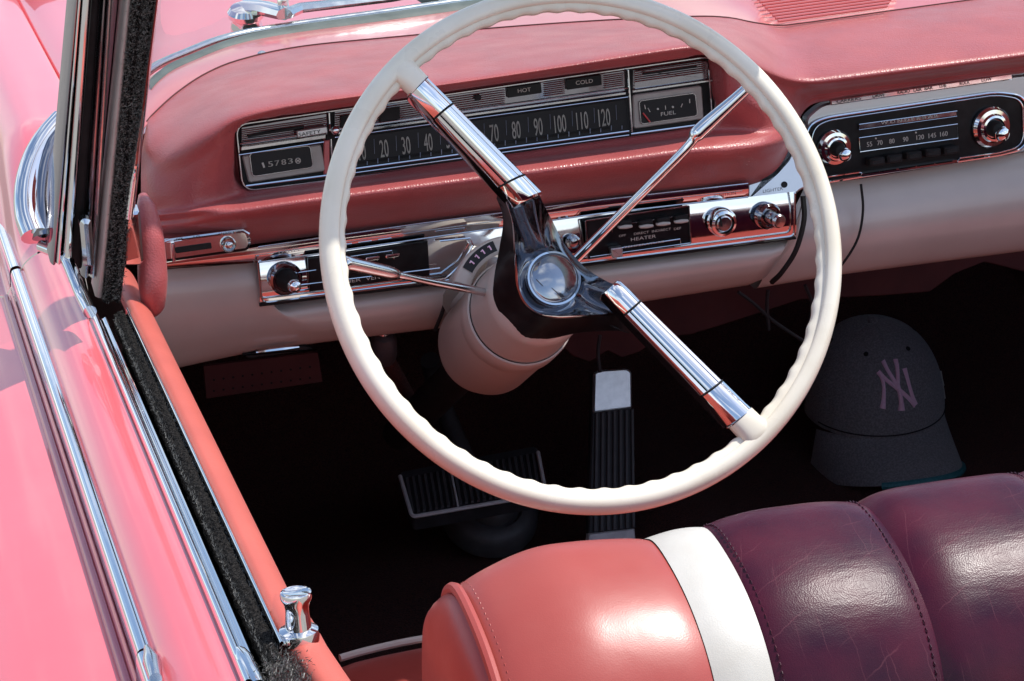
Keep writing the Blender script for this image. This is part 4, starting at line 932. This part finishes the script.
def capN(th, ph):
    e_ = .01; p = capP(th, ph); return nrm(np.cross(capP(th + e_, ph) - p, capP(th, ph + e_) - p))
G = []
for ph in list(np.linspace(0, math.pi / 2, 26)): G.append([capP(th, ph) + capN(th, min(ph, 1.45)) * (-.0012 * max(math.exp(-((th % (math.pi / 3)) / .02) ** 2), math.exp(-(((math.pi / 3) - th % (math.pi / 3)) / .02) ** 2))) for th in np.linspace(0, 2 * math.pi, 120, endpoint=False)])
MB().grid(G, cv=True).build('crown', CAPM, cap, smooth=80)
mb = MB(); mb.lathe(capP(0, math.pi / 2), cu_, [(.007, -.002), (.0075, .002), (.005, .005), (.001, .006)], 16); mb.build('crown_button', CAPM, cap)
def brimP(s_, t_, o=0.):                               # s_ -1..1 across, t_ 0..1 outwards
    th = s_ * 1.32; p = capP(th, .02)
    L_ = .072 * (1 - abs(s_) ** 2.6) ** .55
    q = p + cf * L_ * t_ + rt * s_ * .010 * t_
    drop = .026 * t_ + .042 * s_ * s_ * (.3 + .7 * t_)
    return q - upv * drop * 1.0 + upv * o + A(0, 0, -.002)
G = [[brimP(s_, t_) for t_ in np.linspace(-.06, 1, 12)] + [brimP(s_, t_, -.004) for t_ in np.linspace(1, -.06, 12)] for s_ in np.linspace(-1, 1, 50)]
MB().grid(G, cv=True).build('brim', CAPM, cap, smooth=60)
mb = MB(); mb.tube([brimP(s_, 1.0, -.004) for s_ in np.linspace(-.35, .97, 30)], .0048, 8); mb.build('brim_binding', TEAL, cap)
mb = MB(); mb.tube([capP(th, .03) + capN(th, .05) * .0005 for th in np.linspace(-1.25, 1.25, 40)], .0009, 6); mb.build('brim_seam', CAPD, cap)
for th in (.52, -.52, 1.6, -1.6): MB().lathe(capP(th, .95), capN(th, .95), [(.0032, -.001), (.0034, .0008), (.0018, .0012)], 12).build('eyelet', CAPD, cap)
# side patch with small white mark, adjusting strap at the back
mb = MB(); q = lambda u, v: capP(1.36 + u * .12, .22 + v * .15) + capN(1.36 + u * .12, .22 + v * .15) * .001
for a, b in (((-.4, -1), (-.4, 1)), ((-.4, 1), (.5, .2)), ((.5, .2), (-.4, -.1)), ((.1, -.1), (.5, -1)), ((.7, -1), (1.0, .6))):
    mb.tube([q(*a), q(*b)], .0011, 5)
mb.build('side_mark', WHITEV, cap)
mb = MB(); G = [[capP(th, ph) + capN(th, ph) * .002 for ph in np.linspace(.01, .25, 6)] for th in np.linspace(1.62, 4.6, 30)]; mb.grid(G).build('strap', CAPD, cap)
# the letters: strokes laid on the front of the crown
LC = capP(.02, .43)
def lay(u, v):                                         # u right, v up, metres -> on the crown
    ph = .55 + v * 9.6; ph = max(.05, ph); th = .0 + u * 10.6
    return capP(th, ph), capN(th, ph)
def stroke(mb, pts, ws, o=.0016):
    n = len(pts); G = []
    P = cr([(x, y, 0) for x, y in pts], 8); wv = np.interp(np.linspace(0, 1, len(P)), np.linspace(0, 1, n), ws)
    for i, p in enumerate(P):
        t_ = nrm(P[min(i + 1, len(P) - 1)] - P[max(i - 1, 0)]); s_ = A(-t_[1], t_[0], 0) * wv[i] * 1.2
        row = []
        for e, lift in ((-1, -.001), (-.9, o * .8), (0, o), (.9, o * .8), (1, -.001)):
            b, nn = lay(*(p + s_ * e)[:2]); row.append(b + nn * lift)
        G.append(row)
    o_ = len(mb.v); mb.grid(G); mb.f.append(tuple(range(o_, o_ + 5))); mb.f.append(tuple(range(len(mb.v) - 5, len(mb.v))))
# pixel sketch of the emblem relative to its middle, 1 unit = 1 px of the photograph
U = .00130
def E_(pts): return [((x - 889) * U, (379 - y) * U) for x, y in pts]
mb = MB()
stroke(mb, E_([(869, 365), (873, 371), (874.5, 380), (873.5, 391), (872, 399)]), [.0034, .0026, .0022, .0026, .0036])          # N left
stroke(mb, E_([(869.5, 365.5), (879, 374), (891, 383), (902, 393), (908.5, 400)]), [.0030, .0024, .0024, .0024, .0030], .0018)     # N diagonal
stroke(mb, E_([(905, 365), (905, 374), (905.5, 384), (907, 393), (909, 400)]), [.0036, .0026, .0022, .0024, .0032])             # N right
stroke(mb, E_([(877, 354), (881, 363), (886, 372), (890.5, 380)]), [.0036, .0026, .0024, .0026], .0022)                       # Y left arm
stroke(mb, E_([(896, 354), (895, 363), (893, 372), (891, 380)]), [.0038, .0028, .0024, .0026], .0024)                         # Y right arm
stroke(mb, E_([(891, 378), (892, 387), (892.5, 395), (892, 402)]), [.0026, .0024, .0026, .0040], .0026)                        # Y stem
mb.build('front_emblem', PINKT, cap, smooth=80)

# ---------------------------------------------------------------- ground
G = [[A(x, y, 0) for y in np.linspace(-400, 400, 9)] for x in np.linspace(-400, 400, 9)]
g = MB().grid(G).build('ground', GROUND); g['kind'] = 'structure'

# ---------------------------------------------------------------- light, sky
EL, AZ = R(60), R(96)
sd_ = Vector((math.cos(EL) * math.sin(AZ), math.cos(EL) * math.cos(AZ), math.sin(EL)))
sl = bpy.data.lights.new('sun', 'SUN'); sl.energy = 3.7; sl.angle = R(.53); sl.color = (1, .96, .90)
so = bpy.data.objects.new('sun', sl); COL.objects.link(so); so.rotation_euler = sd_.to_track_quat('Z', 'Y').to_euler(); so.location = (1, 2, 6)
w = bpy.data.worlds.new('World'); S.world = w; w.use_nodes = True
nt = w.node_tree; N = nt.nodes; L = nt.links; bg = N['Background']
sky = N.new('ShaderNodeTexSky'); sky.sky_type = 'NISHITA'; sky.sun_disc = False; sky.sun_elevation = EL; sky.sun_rotation = AZ
tc = N.new('ShaderNodeTexCoord'); mp = N.new('ShaderNodeMapping'); mp.inputs['Scale'].default_value = (1, 1, 2.2)
n1 = N.new('ShaderNodeTexNoise'); n1.inputs['Scale'].default_value = 2.6; n1.inputs['Detail'].default_value = 8; n1.inputs['Roughness'].default_value = .58
L.new(tc.outputs['Generated'], mp.inputs[0]); L.new(mp.outputs[0], n1.inputs['Vector'])
r = N.new('ShaderNodeMapRange'); r.inputs[1].default_value = .50; r.inputs[2].default_value = .67; L.new(n1.outputs[0], r.inputs[0])
mx = N.new('ShaderNodeMix'); mx.data_type = 'RGBA'; L.new(r.outputs[0], mx.inputs[0]); L.new(sky.outputs[0], mx.inputs[6]); mx.inputs[7].default_value = (7, 7.2, 7.6, 1)
L.new(mx.outputs[2], bg.inputs[0]); bg.inputs[1].default_value = .15

# ---------------------------------------------------------------- camera
cd = bpy.data.cameras.new('camera'); co = bpy.data.objects.new('camera', cd); COL.objects.link(co)
cd.sensor_width = 36; cd.lens = F * 36 / 1024; cd.clip_end = 2000; cd.clip_start = .05
co.matrix_world = Matrix(((*M[0], CAM[0]), (*M[1], CAM[1]), (*M[2], CAM[2]), (0, 0, 0, 1)))
S.camera = co
for o in list(bpy.data.objects):
    if '_o' in o: del o['_o']
S.view_settings.view_transform = 'Standard'; S.view_settings.look = 'None'; S.view_settings.exposure = 0.5; S.view_settings.gamma = 1
S.cycles.max_bounces = 8; S.cycles.use_denoising = True
